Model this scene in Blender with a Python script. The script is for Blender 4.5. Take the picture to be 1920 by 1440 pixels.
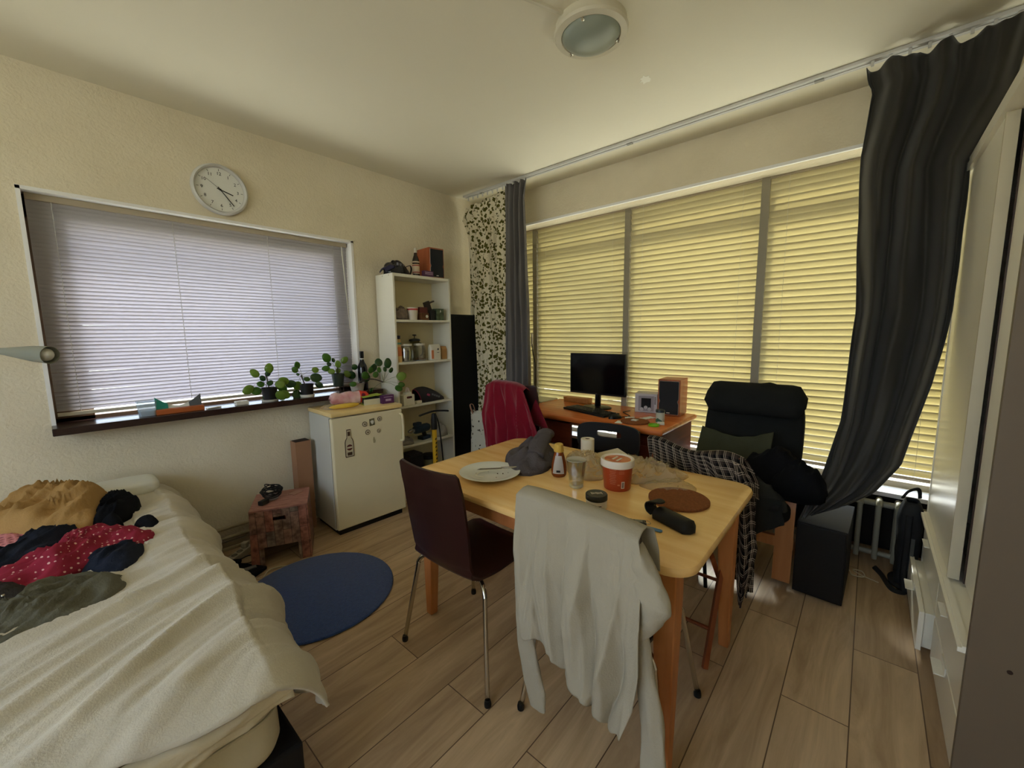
import bpy, bmesh, math, random
from math import sin, cos, pi, radians, sqrt
from mathutils import Vector, Matrix, Euler, noise
random.seed(7)
for _o in list(bpy.data.objects): bpy.data.objects.remove(_o)
S = bpy.context.scene
COL = S.collection

# ---------------------------------------------------------------- camera
def set_camera():
    yaw, p, r, F = radians(41.286), radians(-7.157), radians(-0.712), 763.6
    f = Vector((cos(yaw)*cos(p), sin(yaw)*cos(p), sin(p)))
    rt = f.cross(Vector((0, 0, 1))).normalized(); up = rt.cross(f)
    r2 = rt*cos(r) + up*sin(r); u2 = -rt*sin(r) + up*cos(r)
    cam = bpy.data.cameras.new('camera'); o = bpy.data.objects.new('camera', cam); COL.objects.link(o)
    cam.sensor_width = 36; cam.lens = F/1920*36; cam.clip_start = 0.02; cam.clip_end = 200
    M = Matrix((r2, u2, -f)).transposed().to_4x4(); M.translation = Vector((0, 0, 1.4))
    o.matrix_world = M; S.camera = o
set_camera()
vs = S.view_settings; vs.view_transform = 'Standard'; vs.look = 'None'; vs.gamma = 1; vs.use_curve_mapping = False
vs.exposure = 0.65
# ---------------------------------------------------------------- daylight
def set_world():
    w = bpy.data.worlds.new('sky'); S.world = w; w.use_nodes = True
    nt = w.node_tree; n = nt.nodes; n.clear()
    out = n.new('ShaderNodeOutputWorld'); bg = n.new('ShaderNodeBackground')
    tc = n.new('ShaderNodeTexCoord'); sp = n.new('ShaderNodeSeparateXYZ'); rp = n.new('ShaderNodeValToRGB')
    nt.links.new(tc.outputs['Generated'], sp.inputs[0]); nt.links.new(sp.outputs['Z'], rp.inputs['Fac'])
    e = rp.color_ramp.elements
    e[0].position = 0.0; e[0].color = (0.80, 0.76, 0.66, 1)
    e[1].position = 0.55; e[1].color = (0.62, 0.74, 1.0, 1)
    m = rp.color_ramp.elements.new(0.06); m.color = (0.86, 0.90, 1.0, 1)
    nt.links.new(rp.outputs['Color'], bg.inputs['Color']); bg.inputs['Strength'].default_value = SKY
    nt.links.new(bg.outputs[0], out.inputs[0])
SKY = 5.0
set_world()
def set_sun():
    l = bpy.data.lights.new('sun', 'SUN'); l.energy = SUN; l.angle = radians(9); l.color = (1.0, 0.93, 0.82)
    o = bpy.data.objects.new('sun', l); COL.objects.link(o)
    d = Vector((-0.86, -0.30, -0.50)).normalized()      # travelling into the room through the big window
    o.rotation_euler = d.to_track_quat('-Z', 'Y').to_euler()
SUN = 14.0
set_sun()

# ---------------------------------------------------------------- helpers
def lin(c):
    return tuple(((v/255)/12.92 if v/255 <= 0.04045 else ((v/255+0.055)/1.055)**2.4) for v in c)
MATS = {}
def M(name, c, rough=0.6, metal=0.0, var=0.0, vs_=8.0, bump=0.0, bs=60.0, spec=0.4, trans=0.0, sheen=0.0, alpha=1.0, ior=1.45, stretch=None, c2=None):
    """principled material; var mixes a darker / second colour by noise, bump adds fine relief"""
    if name in MATS: return MATS[name]
    m = bpy.data.materials.new(name); m.use_nodes = True; nt = m.node_tree
    b = nt.nodes['Principled BSDF']; L = lin(c)
    b.inputs['Base Color'].default_value = (*L, 1); b.inputs['Roughness'].default_value = rough
    b.inputs['Metallic'].default_value = metal; b.inputs['Specular IOR Level'].default_value = spec
    b.inputs['IOR'].default_value = ior
    b.inputs['Transmission Weight'].default_value = trans; b.inputs['Alpha'].default_value = alpha
    if sheen: b.inputs['Sheen Weight'].default_value = sheen
    tc = nt.nodes.new('ShaderNodeTexCoord'); mp = nt.nodes.new('ShaderNodeMapping')
    nt.links.new(tc.outputs['Object'], mp.inputs['Vector'])
    if stretch: mp.inputs['Scale'].default_value = stretch
    if var or c2:
        ns = nt.nodes.new('ShaderNodeTexNoise'); ns.inputs['Scale'].default_value = vs_; ns.inputs['Detail'].default_value = 5
        nt.links.new(mp.outputs[0], ns.inputs['Vector'])
        rp = nt.nodes.new('ShaderNodeValToRGB'); e = rp.color_ramp.elements
        e[0].position = 0.35; e[1].position = 0.68
        k = 1-var
        e[0].color = (*(lin(c2) if c2 else (L[0]*k, L[1]*k, L[2]*k)), 1); e[1].color = (*L, 1)
        nt.links.new(ns.outputs['Fac'], rp.inputs['Fac']); nt.links.new(rp.outputs['Color'], b.inputs['Base Color'])
    if bump:
        n2 = nt.nodes.new('ShaderNodeTexNoise'); n2.inputs['Scale'].default_value = bs; n2.inputs['Detail'].default_value = 4
        bp = nt.nodes.new('ShaderNodeBump'); bp.inputs['Strength'].default_value = bump; bp.inputs['Distance'].default_value = 0.01
        nt.links.new(mp.outputs[0], n2.inputs['Vector']); nt.links.new(n2.outputs['Fac'], bp.inputs['Height'])
        nt.links.new(bp.outputs[0], b.inputs['Normal'])
    MATS[name] = m; return m

def M_trans(name, c, ctr, mix=0.5, rough=0.5):
    """thin translucent sheet: diffuse on the near side, light passing from the far side"""
    if name in MATS: return MATS[name]
    m = bpy.data.materials.new(name); m.use_nodes = True; nt = m.node_tree; nt.nodes.remove(nt.nodes['Principled BSDF'])
    d = nt.nodes.new('ShaderNodeBsdfDiffuse'); t = nt.nodes.new('ShaderNodeBsdfTranslucent'); x = nt.nodes.new('ShaderNodeMixShader')
    d.inputs['Color'].default_value = (*lin(c), 1); t.inputs['Color'].default_value = (*lin(ctr), 1); x.inputs[0].default_value = mix
    nt.links.new(d.outputs[0], x.inputs[1]); nt.links.new(t.outputs[0], x.inputs[2])
    g = nt.nodes.new('ShaderNodeBsdfGlossy'); g.inputs['Roughness'].default_value = rough; g.inputs['Color'].default_value = (1, 1, 1, 1)
    y = nt.nodes.new('ShaderNodeMixShader'); y.inputs[0].default_value = 0.04
    nt.links.new(x.outputs[0], y.inputs[1]); nt.links.new(g.outputs[0], y.inputs[2])
    nt.links.new(y.outputs[0], nt.nodes['Material Output'].inputs[0]); MATS[name] = m; return m

def M_thin(name, c, amount=0.9, rough=0.05, diff=None):
    """thin clear sheet: lets light straight through, with a surface reflection"""
    if name in MATS: return MATS[name]
    m = bpy.data.materials.new(name); m.use_nodes = True; nt = m.node_tree; nt.nodes.remove(nt.nodes['Principled BSDF'])
    t = nt.nodes.new('ShaderNodeBsdfTransparent'); t.inputs['Color'].default_value = (*lin(c), 1)
    if diff: g = nt.nodes.new('ShaderNodeBsdfPrincipled'); g.inputs['Base Color'].default_value = (*lin(diff), 1); g.inputs['Roughness'].default_value = rough
    else: g = nt.nodes.new('ShaderNodeBsdfGlossy'); g.inputs['Roughness'].default_value = rough
    x = nt.nodes.new('ShaderNodeMixShader'); x.inputs[0].default_value = 1-amount
    nt.links.new(t.outputs[0], x.inputs[1]); nt.links.new(g.outputs[0], x.inputs[2])
    nt.links.new(x.outputs[0], nt.nodes['Material Output'].inputs[0]); MATS[name] = m; return m

class B:
    """collects shapes into one bmesh; build() links them as ONE mesh object"""
    def __init__(s): s.bm = bmesh.new()
    def box(s, c, d, rz=0, rot=None, bev=0.0):
        g = bmesh.ops.create_cube(s.bm, size=1)['verts']
        R = rot if rot else Matrix.Rotation(rz, 3, 'Z')
        if bev:
            for v in g: v.co = Vector((v.co.x*d[0], v.co.y*d[1], v.co.z*d[2]))
            es = list({e for v in g for e in v.link_edges})
            r = bmesh.ops.bevel(s.bm, geom=es, offset=bev, segments=2, affect='EDGES', profile=0.5)
            vs2 = {v for f in r['faces'] for v in f.verts} | {v for v in g if v.is_valid}
            for v in vs2: v.co = R @ v.co + Vector(c)
        else:
            for v in g: v.co = R @ Vector((v.co.x*d[0], v.co.y*d[1], v.co.z*d[2])) + Vector(c)
        return s
    def bb(s, x0, x1, y0, y1, z0, z1, bev=0.0):
        return s.box(((x0+x1)/2, (y0+y1)/2, (z0+z1)/2), (abs(x1-x0), abs(y1-y0), abs(z1-z0)), bev=bev)
    def ring(s, pts): return [s.bm.verts.new(p) for p in pts]
    def skin(s, rings, closed=True, cap=True, loop=False):
        n = len(rings[0])
        R = rings + ([rings[0]] if loop else [])
        for a, b in zip(R, R[1:]):
            for i in range(n if closed else n-1):
                j = (i+1) % n
                try: s.bm.faces.new((a[i], a[j], b[j], b[i]))
                except ValueError: pass
        if cap and closed and not loop:
            for r in (rings[0], rings[-1]):
                try: s.bm.faces.new(r)
                except ValueError: pass
        return s
    def lathe(s, prof, c=(0, 0, 0), seg=24, rot=None, sx=1, sy=1):
        rings = []
        for r, z in prof:
            pts = []
            for k in range(seg):
                a = 2*pi*k/seg; v = Vector((max(r, 1e-4)*cos(a)*sx, max(r, 1e-4)*sin(a)*sy, z))
                if rot: v = rot @ v
                pts.append(v+Vector(c))
            rings.append(s.ring(pts))
        return s.skin(rings)
    def cyl(s, p0, p1, r0, r1=None, seg=12):
        return s.tube([p0, p1], r0, seg, r1=r1)
    def tube(s, pts, r, seg=8, closed=False, r1=None, flat=1.0):
        P = [Vector(p) for p in pts]; n = len(P); rings = []
        prev = None
        for i, p in enumerate(P):
            if closed: t = (P[(i+1) % n]-P[i-1]).normalized()
            else: t = (P[min(i+1, n-1)]-P[max(i-1, 0)]).normalized()
            if prev is None:
                a = Vector((0, 0, 1)) if abs(t.z) < 0.9 else Vector((1, 0, 0)); u = t.cross(a).normalized()
            else: u = (prev-t*prev.dot(t)).normalized()
            prev = u; w = t.cross(u)
            rr = r if not callable(r) else r(i/(n-1))
            if r1 is not None: rr = r+(r1-r)*i/(n-1)
            rings.append(s.ring([p+u*rr*cos(2*pi*k/seg)+w*rr*flat*sin(2*pi*k/seg) for k in range(seg)]))
        return s.skin(rings, loop=closed)
    def prism(s, pts, z0, z1, mat=None):
        a = [Vector((x, y, z0)) for x, y in pts]; b = [Vector((x, y, z1)) for x, y in pts]
        if mat: a = [mat @ v for v in a]; b = [mat @ v for v in b]
        return s.skin([s.ring(a), s.ring(b)])
    def grid(s, nu, nv, f, wrap=False):
        V = [[s.bm.verts.new(f(i/nu, j/nv)) for i in range(nu if wrap else nu+1)] for j in range(nv+1)]
        m = len(V[0])
        for j in range(nv):
            for i in range(m if wrap else m-1):
                k = (i+1) % m
                s.bm.faces.new((V[j][i], V[j][k], V[j+1][k], V[j+1][i]))
        return s
    def build(s, name, mat, parent=None, smooth=False, bev=0.0, solid=0.0, sub=0, loc=None, origin=True, split=None):
        bmesh.ops.recalc_face_normals(s.bm, faces=s.bm.faces)
        me = bpy.data.meshes.new(name)
        if parent is None and origin:                      # origin at the thing's base
            xs = [v.co for v in s.bm.verts]
            c = Vector(((min(v.x for v in xs)+max(v.x for v in xs))/2, (min(v.y for v in xs)+max(v.y for v in xs))/2, min(v.z for v in xs)))
            bmesh.ops.translate(s.bm, verts=s.bm.verts, vec=-c)
        s.bm.to_mesh(me); s.bm.free()
        o = bpy.data.objects.new(name, me); COL.objects.link(o)
        if parent is None and origin: o.location = c
        if mat: me.materials.append(mat)
        if smooth:
            for p in me.polygons: p.use_smooth = True
            if smooth != 'all':
                me.set_sharp_from_angle(angle=radians(35 if smooth is True else smooth))
        if parent: o.parent = parent
        if loc: o.location = loc
        if bev:
            m = o.modifiers.new('bevel', 'BEVEL'); m.width = bev; m.segments = 2; m.limit_method = 'ANGLE'; m.angle_limit = radians(40)
        if solid:
            m = o.modifiers.new('thick', 'SOLIDIFY'); m.thickness = solid; m.offset = 0
        if sub:
            m = o.modifiers.new('sub', 'SUBSURF'); m.levels = sub; m.render_levels = sub
        return o

def thing(name, label, cat, loc=(0, 0, 0), rz=0.0, group=None):
    o = bpy.data.objects.new(name, None); COL.objects.link(o); o.empty_display_size = 0.05
    o.location = loc; o.rotation_euler = (0, 0, rz); o['label'] = label; o['category'] = cat
    if group: o['group'] = group
    return o
def tag(o, label, cat, group=None, kind=None):
    o['label'] = label; o['category'] = cat
    if group: o['group'] = group
    if kind: o['kind'] = kind
    return o
def struct(o): o['kind'] = 'structure'; return o
def text(s, size, mat, parent, mx, name='lettering', ext=0.0004, align='CENTER'):
    cu = bpy.data.curves.new(name, 'FONT'); cu.body = s; cu.size = size; cu.extrude = ext; cu.align_x = align; cu.align_y = 'CENTER'
    cu.resolution_u = 3
    t = bpy.data.objects.new(name, cu); COL.objects.link(t); bpy.context.view_layer.update()
    me = bpy.data.meshes.new_from_object(t.evaluated_get(bpy.context.evaluated_depsgraph_get())); bpy.data.objects.remove(t)
    me.transform(mx); me.materials.clear(); me.materials.append(mat)
    o = bpy.data.objects.new(name, me); COL.objects.link(o); o.parent = parent; return o
def frame_mx(origin, xdir, ydir):
    x = Vector(xdir).normalized(); y = Vector(ydir).normalized(); z = x.cross(y)
    m = Matrix((x, y, z)).transposed().to_4x4(); m.translation = Vector(origin); return m
def nz(x, y=0, z=0): return noise.noise(Vector((x, y, z)))
def ridge(x, y=0, z=0): return 1-2*abs(noise.noise(Vector((x, y, z))))
def lerp(a, b, t): return a+(b-a)*t
def poly(pts, t):
    """point at t (0..1) on a polyline of tuples given as (t, ...)"""
    for a, b in zip(pts, pts[1:]):
        if t <= b[0]:
            k = (t-a[0])/max(1e-9, b[0]-a[0]); k = max(0, k)
            return tuple(lerp(p, q, k) for p, q in zip(a[1:], b[1:]))
    return pts[-1][1:]
def smooth_loop(pts, n):
    """closed Catmull-Rom through 2-D points, n samples"""
    m = len(pts); out = []
    for k in range(n):
        u = k*m/n; i = int(u); t = u-i
        p0, p1, p2, p3 = (Vector(pts[(i+d) % m]) for d in (-1, 0, 1, 2))
        out.append(0.5*((2*p1)+(p2-p0)*t+(2*p0-5*p1+4*p2-p3)*t*t+(3*p1-p0-3*p2+p3)*t**3))
    return out
def smooth_line(pts, n):
    P = [Vector(p) for p in pts]; m = len(P); out = []
    for k in range(n+1):
        u = k*(m-1)/n; i = min(int(u), m-2); t = u-i
        p0 = P[max(i-1, 0)]; p1 = P[i]; p2 = P[i+1]; p3 = P[min(i+2, m-1)]
        out.append(0.5*((2*p1)+(p2-p0)*t+(2*p0-5*p1+4*p2-p3)*t*t+(3*p1-p0-3*p2+p3)*t**3))
    return out
def heap(outline, z0, h, seed=0, freq=14, amp=0.014, ang=0.0, n=72, m=18, aniso=3.0, edge=0.45, mx=None, peak=None, soft=False):
    """a garment lying in a heap: the outline on the surface, a rounded crumpled top with long folds, closed underneath"""
    b = B(); L = smooth_loop(outline, n)
    c = sum(L, Vector((0, 0)))/n; ca, sa = cos(ang), sin(ang)
    pk = Vector(peak) if peak else c
    def P(k, r):
        p = c.lerp(L[k], r); q = p.x*ca+p.y*sa; w = -p.x*sa+p.y*ca
        prof = (1-r**3)**edge if r < 1 else 0
        bias = 1-0.45*min(1, (p-pk).length/max(0.05, max((l-pk).length for l in L)))
        w2 = w+.05*nz(q*5, w*5, seed)
        r1 = ridge(q*freq*.8/aniso+seed, w2*freq*2.0, seed*1.7); r2 = ridge(q*freq*1.3/aniso+seed*3, w2*freq*3.6+q*freq, seed); r3 = ridge(q*freq*2.2, w2*freq*1.4, seed+7)
        f = (r1*abs(r1))*.8+(r2*abs(r2))*.40+r3*.16+nz(p.x*freq*.8, p.y*freq*.8, seed)*1.0-.2
        if soft: f = 1.5*nz(q*freq*.8/aniso, w*freq, seed)+1.1*nz(q*freq*1.3+nz(w*9)*1.2, w*freq*1.5, seed+4)-.5*max(0, ridge(q*freq*.5+w*4, w*freq*.6, seed+8))**4
        z = z0+prof*(h*bias+amp*f)+0.003*(1-r)
        wob = 1+0.03*nz(p.x*30, p.y*30, seed)*(r)
        v = Vector((c.x+(p.x-c.x)*wob, c.y+(p.y-c.y)*wob, max(z, z0-0.002)))
        return mx @ v if mx else v
    rings = [b.ring([P(k, (j/m)**0.8) for k in range(n)]) for j in range(1, m+1)]
    ct = b.bm.verts.new(P(0, 0))
    for k in range(n): b.bm.faces.new((ct, rings[0][k], rings[0][(k+1) % n]))
    b.skin(rings, cap=False)
    b.bm.faces.new(rings[-1])
    return b
def copy_tree(o, parent=None):
    c = o.copy(); COL.objects.link(c)
    if parent: c.parent = parent
    for ch in list(o.children): copy_tree(ch, c)
    return c
# ================================================================ the room
XB, YA, HC = 3.083, 3.12, 2.705         # window wall B, window wall A, ceiling
X0, Y0 = -2.3, -0.92                    # behind the camera / behind the wardrobe
def wall_mat():
    m = bpy.data.materials.new('wall_plaster'); m.use_nodes = True; nt = m.node_tree; b = nt.nodes['Principled BSDF']
    b.inputs['Roughness'].default_value = 0.85; b.inputs['Specular IOR Level'].default_value = 0.2
    tc = nt.nodes.new('ShaderNodeTexCoord')
    n1 = nt.nodes.new('ShaderNodeTexNoise'); n1.inputs['Scale'].default_value = 2.2; n1.inputs['Detail'].default_value = 6
    rp = nt.nodes.new('ShaderNodeValToRGB'); e = rp.color_ramp.elements
    e[0].position = 0.3; e[0].color = (*lin((220, 208, 182)), 1); e[1].position = 0.7; e[1].color = (*lin((232, 221, 196)), 1)
    n2 = nt.nodes.new('ShaderNodeTexNoise'); n2.inputs['Scale'].default_value = 75; n2.inputs['Detail'].default_value = 3
    n3 = nt.nodes.new('ShaderNodeTexNoise'); n3.inputs['Scale'].default_value = 28; n3.inputs['Detail'].default_value = 2
    ad = nt.nodes.new('ShaderNodeMath'); ad.operation = 'ADD'
    bp = nt.nodes.new('ShaderNodeBump'); bp.inputs['Strength'].default_value = 0.55; bp.inputs['Distance'].default_value = 0.006
    for n in (n1, n2, n3): nt.links.new(tc.outputs['Object'], n.inputs['Vector'])
    nt.links.new(n1.outputs['Fac'], rp.inputs['Fac']); nt.links.new(rp.outputs['Color'], b.inputs['Base Color'])
    nt.links.new(n2.outputs['Fac'], ad.inputs[0]); nt.links.new(n3.outputs['Fac'], ad.inputs[1])
    nt.links.new(ad.outputs[0], bp.inputs['Height']); nt.links.new(bp.outputs[0], b.inputs['Normal'])
    return m
def floor_mat():
    m = bpy.data.materials.new('oak_laminate'); m.use_nodes = True; nt = m.node_tree; b = nt.nodes['Principled BSDF']; N = nt.nodes.new; K = nt.links.new
    b.inputs['Roughness'].default_value = 0.42; b.inputs['Specular IOR Level'].default_value = 0.35
    tc = N('ShaderNodeTexCoord'); mp = N('ShaderNodeMapping'); mp.inputs['Location'].default_value = (0.35, 0.0417, 0)
    br = N('ShaderNodeTexBrick'); br.inputs['Scale'].default_value = 1.0; br.inputs['Brick Width'].default_value = 1.28
    br.inputs['Row Height'].default_value = 0.2034; br.inputs['Mortar Size'].default_value = 0.0022; br.inputs['Mortar Smooth'].default_value = 0.3
    br.offset = 0.37; br.inputs['Bias'].default_value = 0.0
    br.inputs['Color1'].default_value = (*lin((214, 186, 150)), 1); br.inputs['Color2'].default_value = (*lin((190, 162, 128)), 1)
    br.inputs['Mortar'].default_value = (*lin((112, 88, 66)), 1)
    K(tc.outputs['Object'], mp.inputs[0]); K(mp.outputs[0], br.inputs['Vector'])
    m2 = N('ShaderNodeMapping'); m2.inputs['Scale'].default_value = (1.1, 9, 1)
    K(tc.outputs['Object'], m2.inputs[0])
    # grain shifts from plank to plank
    va = N('ShaderNodeVectorMath'); va.operation = 'ADD'; sc = N('ShaderNodeVectorMath'); sc.operation = 'SCALE'; sc.inputs['Scale'].default_value = 30
    K(br.outputs['Color'], sc.inputs[0]); K(m2.outputs[0], va.inputs[0]); K(sc.outputs[0], va.inputs[1])
    g = N('ShaderNodeTexNoise'); g.inputs['Scale'].default_value = 1.5; g.inputs['Detail'].default_value = 8; g.inputs['Roughness'].default_value = 0.62; g.inputs['Distortion'].default_value = 1.1
    K(va.outputs[0], g.inputs['Vector'])
    rp = N('ShaderNodeValToRGB'); e = rp.color_ramp.elements; e[0].position = 0.32; e[0].color = (0.66, 0.62, 0.57, 1); e[1].position = 0.68; e[1].color = (1.06, 1.05, 1.03, 1)
    K(g.outputs['Fac'], rp.inputs['Fac'])
    mx = N('ShaderNodeMix'); mx.data_type = 'RGBA'; mx.blend_type = 'MULTIPLY'; mx.inputs[0].default_value = 1.0
    K(br.outputs['Color'], mx.inputs[6]); K(rp.outputs['Color'], mx.inputs[7]); K(mx.outputs[2], b.inputs['Base Color'])
    bp = N('ShaderNodeBump'); bp.inputs['Strength'].default_value = 0.25; bp.inputs['Distance'].default_value = 0.002
    K(br.outputs['Fac'], bp.inputs['Height']); bp.invert = True; K(bp.outputs[0], b.inputs['Normal'])
    return m
WALL = wall_mat(); FLOOR = floor_mat()
CEIL = M('ceiling_paint', (236, 229, 208), 0.85, var=0.03, vs_=1.2, bump=0.08, bs=30)
WHITE = M('white_paint', (236, 234, 228), 0.5)
XW = 3.30                                # plane of the big blinds
WZ = 2.405                               # lintel over the big window
fl = B().bb(X0-0.2, 3.75, Y0-0.2, 3.4, -0.12, 0).build('floor', FLOOR, origin=False); struct(fl)
ce = B().bb(X0-0.2, 3.75, Y0-0.2, 3.4, HC, HC+0.15).build('ceiling', CEIL, origin=False); struct(ce)
# plaster patch on the ceiling
pts = [(0, .030), (.010, .012), (.032, .016), (.020, .002), (.040, -.012), (.022, -.018), (.012, -.034), (-.012, -.026), (-.020, -.010), (-.034, -.004), (-.022, .010), (-.030, .026), (-.012, .022)]
R_ = Matrix.Translation((2.205, 0.985, 0))@Matrix.Rotation(0.9, 4, 'Z')
B().prism([(x*1.0, y*1.0) for x, y in pts], HC-0.0015, HC+0.001, R_).build('plaster_patch', M('patch_white', (250, 247, 232), 0.8), ce)
# wall A (left) with its window opening x 0..1.66, z 0.955..2.12
WX0, WX1, WA0, WA1 = -0.005, 1.66, 0.955, 2.118
wl = B(); T = 0.30
wl.bb(X0-0.2, WX0, YA, YA+T, 0, HC); wl.bb(WX1, 3.75, YA, YA+T, 0, HC)
wl.bb(WX0, WX1, YA, YA+T, WA1, HC); wl.bb(WX0, WX1, YA, YA+T, 0, 0.918)
struct(wl.build('wall_left', WALL, origin=False))
# wall B (right): lintel, low parapet and the end pier; the opening runs on behind the wardrobe
wr = B()
wr.bb(XB, XB+0.45, Y0, YA, WZ, HC); wr.bb(XW+0.02, XB+0.45, Y0, -0.37, 0, WZ); wr.bb(XB+0.02, XB+0.45, 2.93, YA, 0, WZ)
struct(wr.build('wall_right', WALL, origin=False))
struct(B().bb(XW+0.10, XW+0.23, Y0, YA, 0, 0.43).build('wall_parapet', M('parapet_niche_shade', (34, 30, 27), 0.8), origin=False))  # parapet behind the radiator, the niche's shade put into its dark colour
struct(B().bb(X0-0.2, 3.75, Y0-0.2, Y0, 0, HC).build('wall_side', WALL, origin=False))
# wall behind the camera, with an unseen window added for fill daylight
wb = B(); wb.bb(X0-0.2, X0, Y0, -0.4, 0, HC); wb.bb(X0-0.2, X0, 2.3, YA, 0, HC); wb.bb(X0-0.2, X0, -0.4, 2.3, 0, 1.1); wb.bb(X0-0.2, X0, -0.4, 2.3, 2.45, HC)
struct(wb.build('wall_back', WALL, origin=False))
GLASS = M_thin('window_glass', (245, 250, 250), 0.93, 0.02)
def window(name, parts):
    o = bpy.data.objects.new(name, None); COL.objects.link(o); o['kind'] = 'structure'; return o
FR = M('window_frame_paint', (222, 220, 214), 0.45)
FRD = M('window_frame_brown', (120, 96, 76), 0.5)
w3 = window('fill_window', None)
b = B()
for y in (-0.4, 0.92, 2.24): b.bb(X0-0.14, X0-0.08, y, y+0.06, 1.1, 2.45)
b.bb(X0-0.14, X0-0.08, -0.4, 2.3, 1.1, 1.16); b.bb(X0-0.14, X0-0.08, -0.4, 2.3, 2.39, 2.45)
b.build('window_frame', FR, w3)
B().bb(X0-0.115, X0-0.109, -0.38, 2.28, 1.12, 2.43).build('glass_pane', GLASS, w3)
# window 1 in wall A
w1 = window('window_1', None)
b = B(); ya, yb = 3.226, 3.30
b.bb(WX0, WX0+0.15, ya, yb, WA0, WA1).bb(WX1-0.12, WX1, ya, yb, WA0, WA1).bb(WX0, WX1, ya, yb, WA1-0.11, WA1).bb(WX0, WX1, ya, yb, WA0-0.04, WA0+0.02)
b.build('window_frame', FRD, w1)
B().bb(WX0+0.12, WX1-0.09, 3.268, 3.276, WA0, WA1-0.08).build('glass_pane', GLASS, w1)
SILL = M('dark_brown_sill', (52, 34, 30), 0.25, var=0.15, vs_=20)
B().bb(-0.02, 1.80, 2.992, 3.30, 0.919, 0.957, bev=0.004).build('window_sill', SILL, w1)
# white bead round the opening
TR = M('white_bead', (240, 238, 236), 0.5)
b = B(); y0, y1 = YA-0.005, YA+0.115
b.bb(WX0-0.014, WX0+0.002, y0, y1, 0.957, WA1+0.012).bb(WX0-0.014, WX1+0.016, y0, y1, WA1-0.003, WA1+0.014).bb(WX1-0.002, WX1+0.016, y0, y1, 0.957, WA1+0.012)
struct(b.build('trim_1', TR, origin=False))
b = B(); b.bb(XB-0.006, XB+0.012, Y0, YA, WZ-0.012, WZ+0.006)
struct(b.build('trim_2', TR, origin=False))
# window 2: posts, transom, glass, ledge
w2 = window('window_2', None)
POST = [2.56, 1.583, 0.60, -0.38]
FRM = M('window_post_paint', (150, 142, 122), 0.5)
b = B()
for y in POST: b.bb(XW-0.022, XW+0.10, y-0.0245, y+0.0245, 0.43, WZ+0.05)
b.build('mullion', FRM, w2)
b = B(); b.bb(XW+0.05, XW+0.10, Y0, 2.93, 2.145, 2.20).bb(XW+0.05, XW+0.10, Y0, 2.93, WZ-0.02, WZ+0.05).bb(XW+0.05, XW+0.10, Y0, 2.93, 0.43, 0.47)
b.build('transom', FRM, w2)
B().bb(XW+0.075, XW+0.081, Y0, 2.93, 0.43, WZ).build('glass_pane', GLASS, w2)
B().bb(XW-0.10, XW+0.12, Y0, 2.93, 0.405, 0.432, bev=0.004).build('window_ledge', M('white_ledge', (232, 232, 236), 0.3), w2)
# baseboard with the two pipes of the heating above it
BB = M('baseboard_beige', (165, 150, 122), 0.6)
struct(B().bb(X0, 1.15, YA-0.018, YA, 0, 0.05, bev=0.003).build('baseboard_left', BB, origin=False))
struct(B().bb(X0, 1.15, YA-0.045, YA-0.018, 0.0, 0.018, bev=0.003).build('trim_3', BB, origin=False))
for z, nm in ((0.085, 'lower'), (0.15, 'upper')):
    p = B().cyl((X0, YA-0.028, z), (1.5, YA-0.028, z), 0.011)
    tag(p.build('heating_pipe', M('pipe_paint', (170, 156, 128), 0.5), smooth=True), f'{nm} of the two beige heating pipes running along the wall above the baseboard', 'pipe')
# curtain rail on the ceiling
rail = thing('curtain_rail', 'white double curtain track fixed to the ceiling along the big window', 'curtain rail', (2.80, 1.05, HC))
RA = M('rail_white', (205, 203, 200), 0.35, metal=0.2)
for dx in (-0.016, 0.016): B().bb(dx-0.011, dx+0.011, -1.9, 1.98, -0.018, 0).build('track', RA, rail, bev=0.002)
for y in (0.3, -0.75, 1.35, 1.75): B().bb(-0.012, 0.012, y-0.02, y+0.02, -0.024, -0.017).build('connector', M('rail_grey', (150, 148, 142), 0.4), rail)

# ---------------------------------------------------------------- blinds
TILT_A, TILT_B = -62, -66
BLA = M_trans('slat_white', (204, 199, 197), (212, 209, 218), 0.40, 0.3)
BLB = M_trans('slat_cream', (196, 186, 150), (232, 222, 182), 0.24, 0.35)
HEAD = M('headrail_beige', (176, 162, 138), 0.4)
CORD = M('ladder_cord', (200, 196, 190), 0.7)
def slats(b, p0, axis, length, z0, z1, pitch, width, tilt, inward, seed=0, wav=0.0):
    """nearly closed slats: each a slightly crowned strip, room-side edge high"""
    n = int((z1-z0)/pitch); ax = Vector(axis); iw = Vector(inward)
    for k in range(n):
        z = z1-pitch*(k+0.5); th = 0.0009; tl = tilt+0.03*nz(k*3.1, seed)
        sl = 0.0008*nz(k*1.7, seed+5)*6
        rings = []
        nl = 2 if not wav else 14
        for e in range(nl+1):
            t = e/nl; top = []; bot = []
            for m_ in range(5):
                u = m_/4-0.5; w = u*width; crown = 0.0022*(1-4*u*u)
                o = iw*(w*cos(tl)+crown*sin(tl)) + Vector((0, 0, -w*sin(tl)+crown*cos(tl)))
                q = Vector(p0)+ax*length*t+Vector((0, 0, z+sl*(t-0.5)*2+wav*nz(t*6, k*2.3, seed)))+o
                top.append(q); bot.append(q-(iw*sin(tl)+Vector((0, 0, cos(tl))))*th)
            rings.append(b.ring(top+bot[::-1]))
        b.skin(rings)
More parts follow.
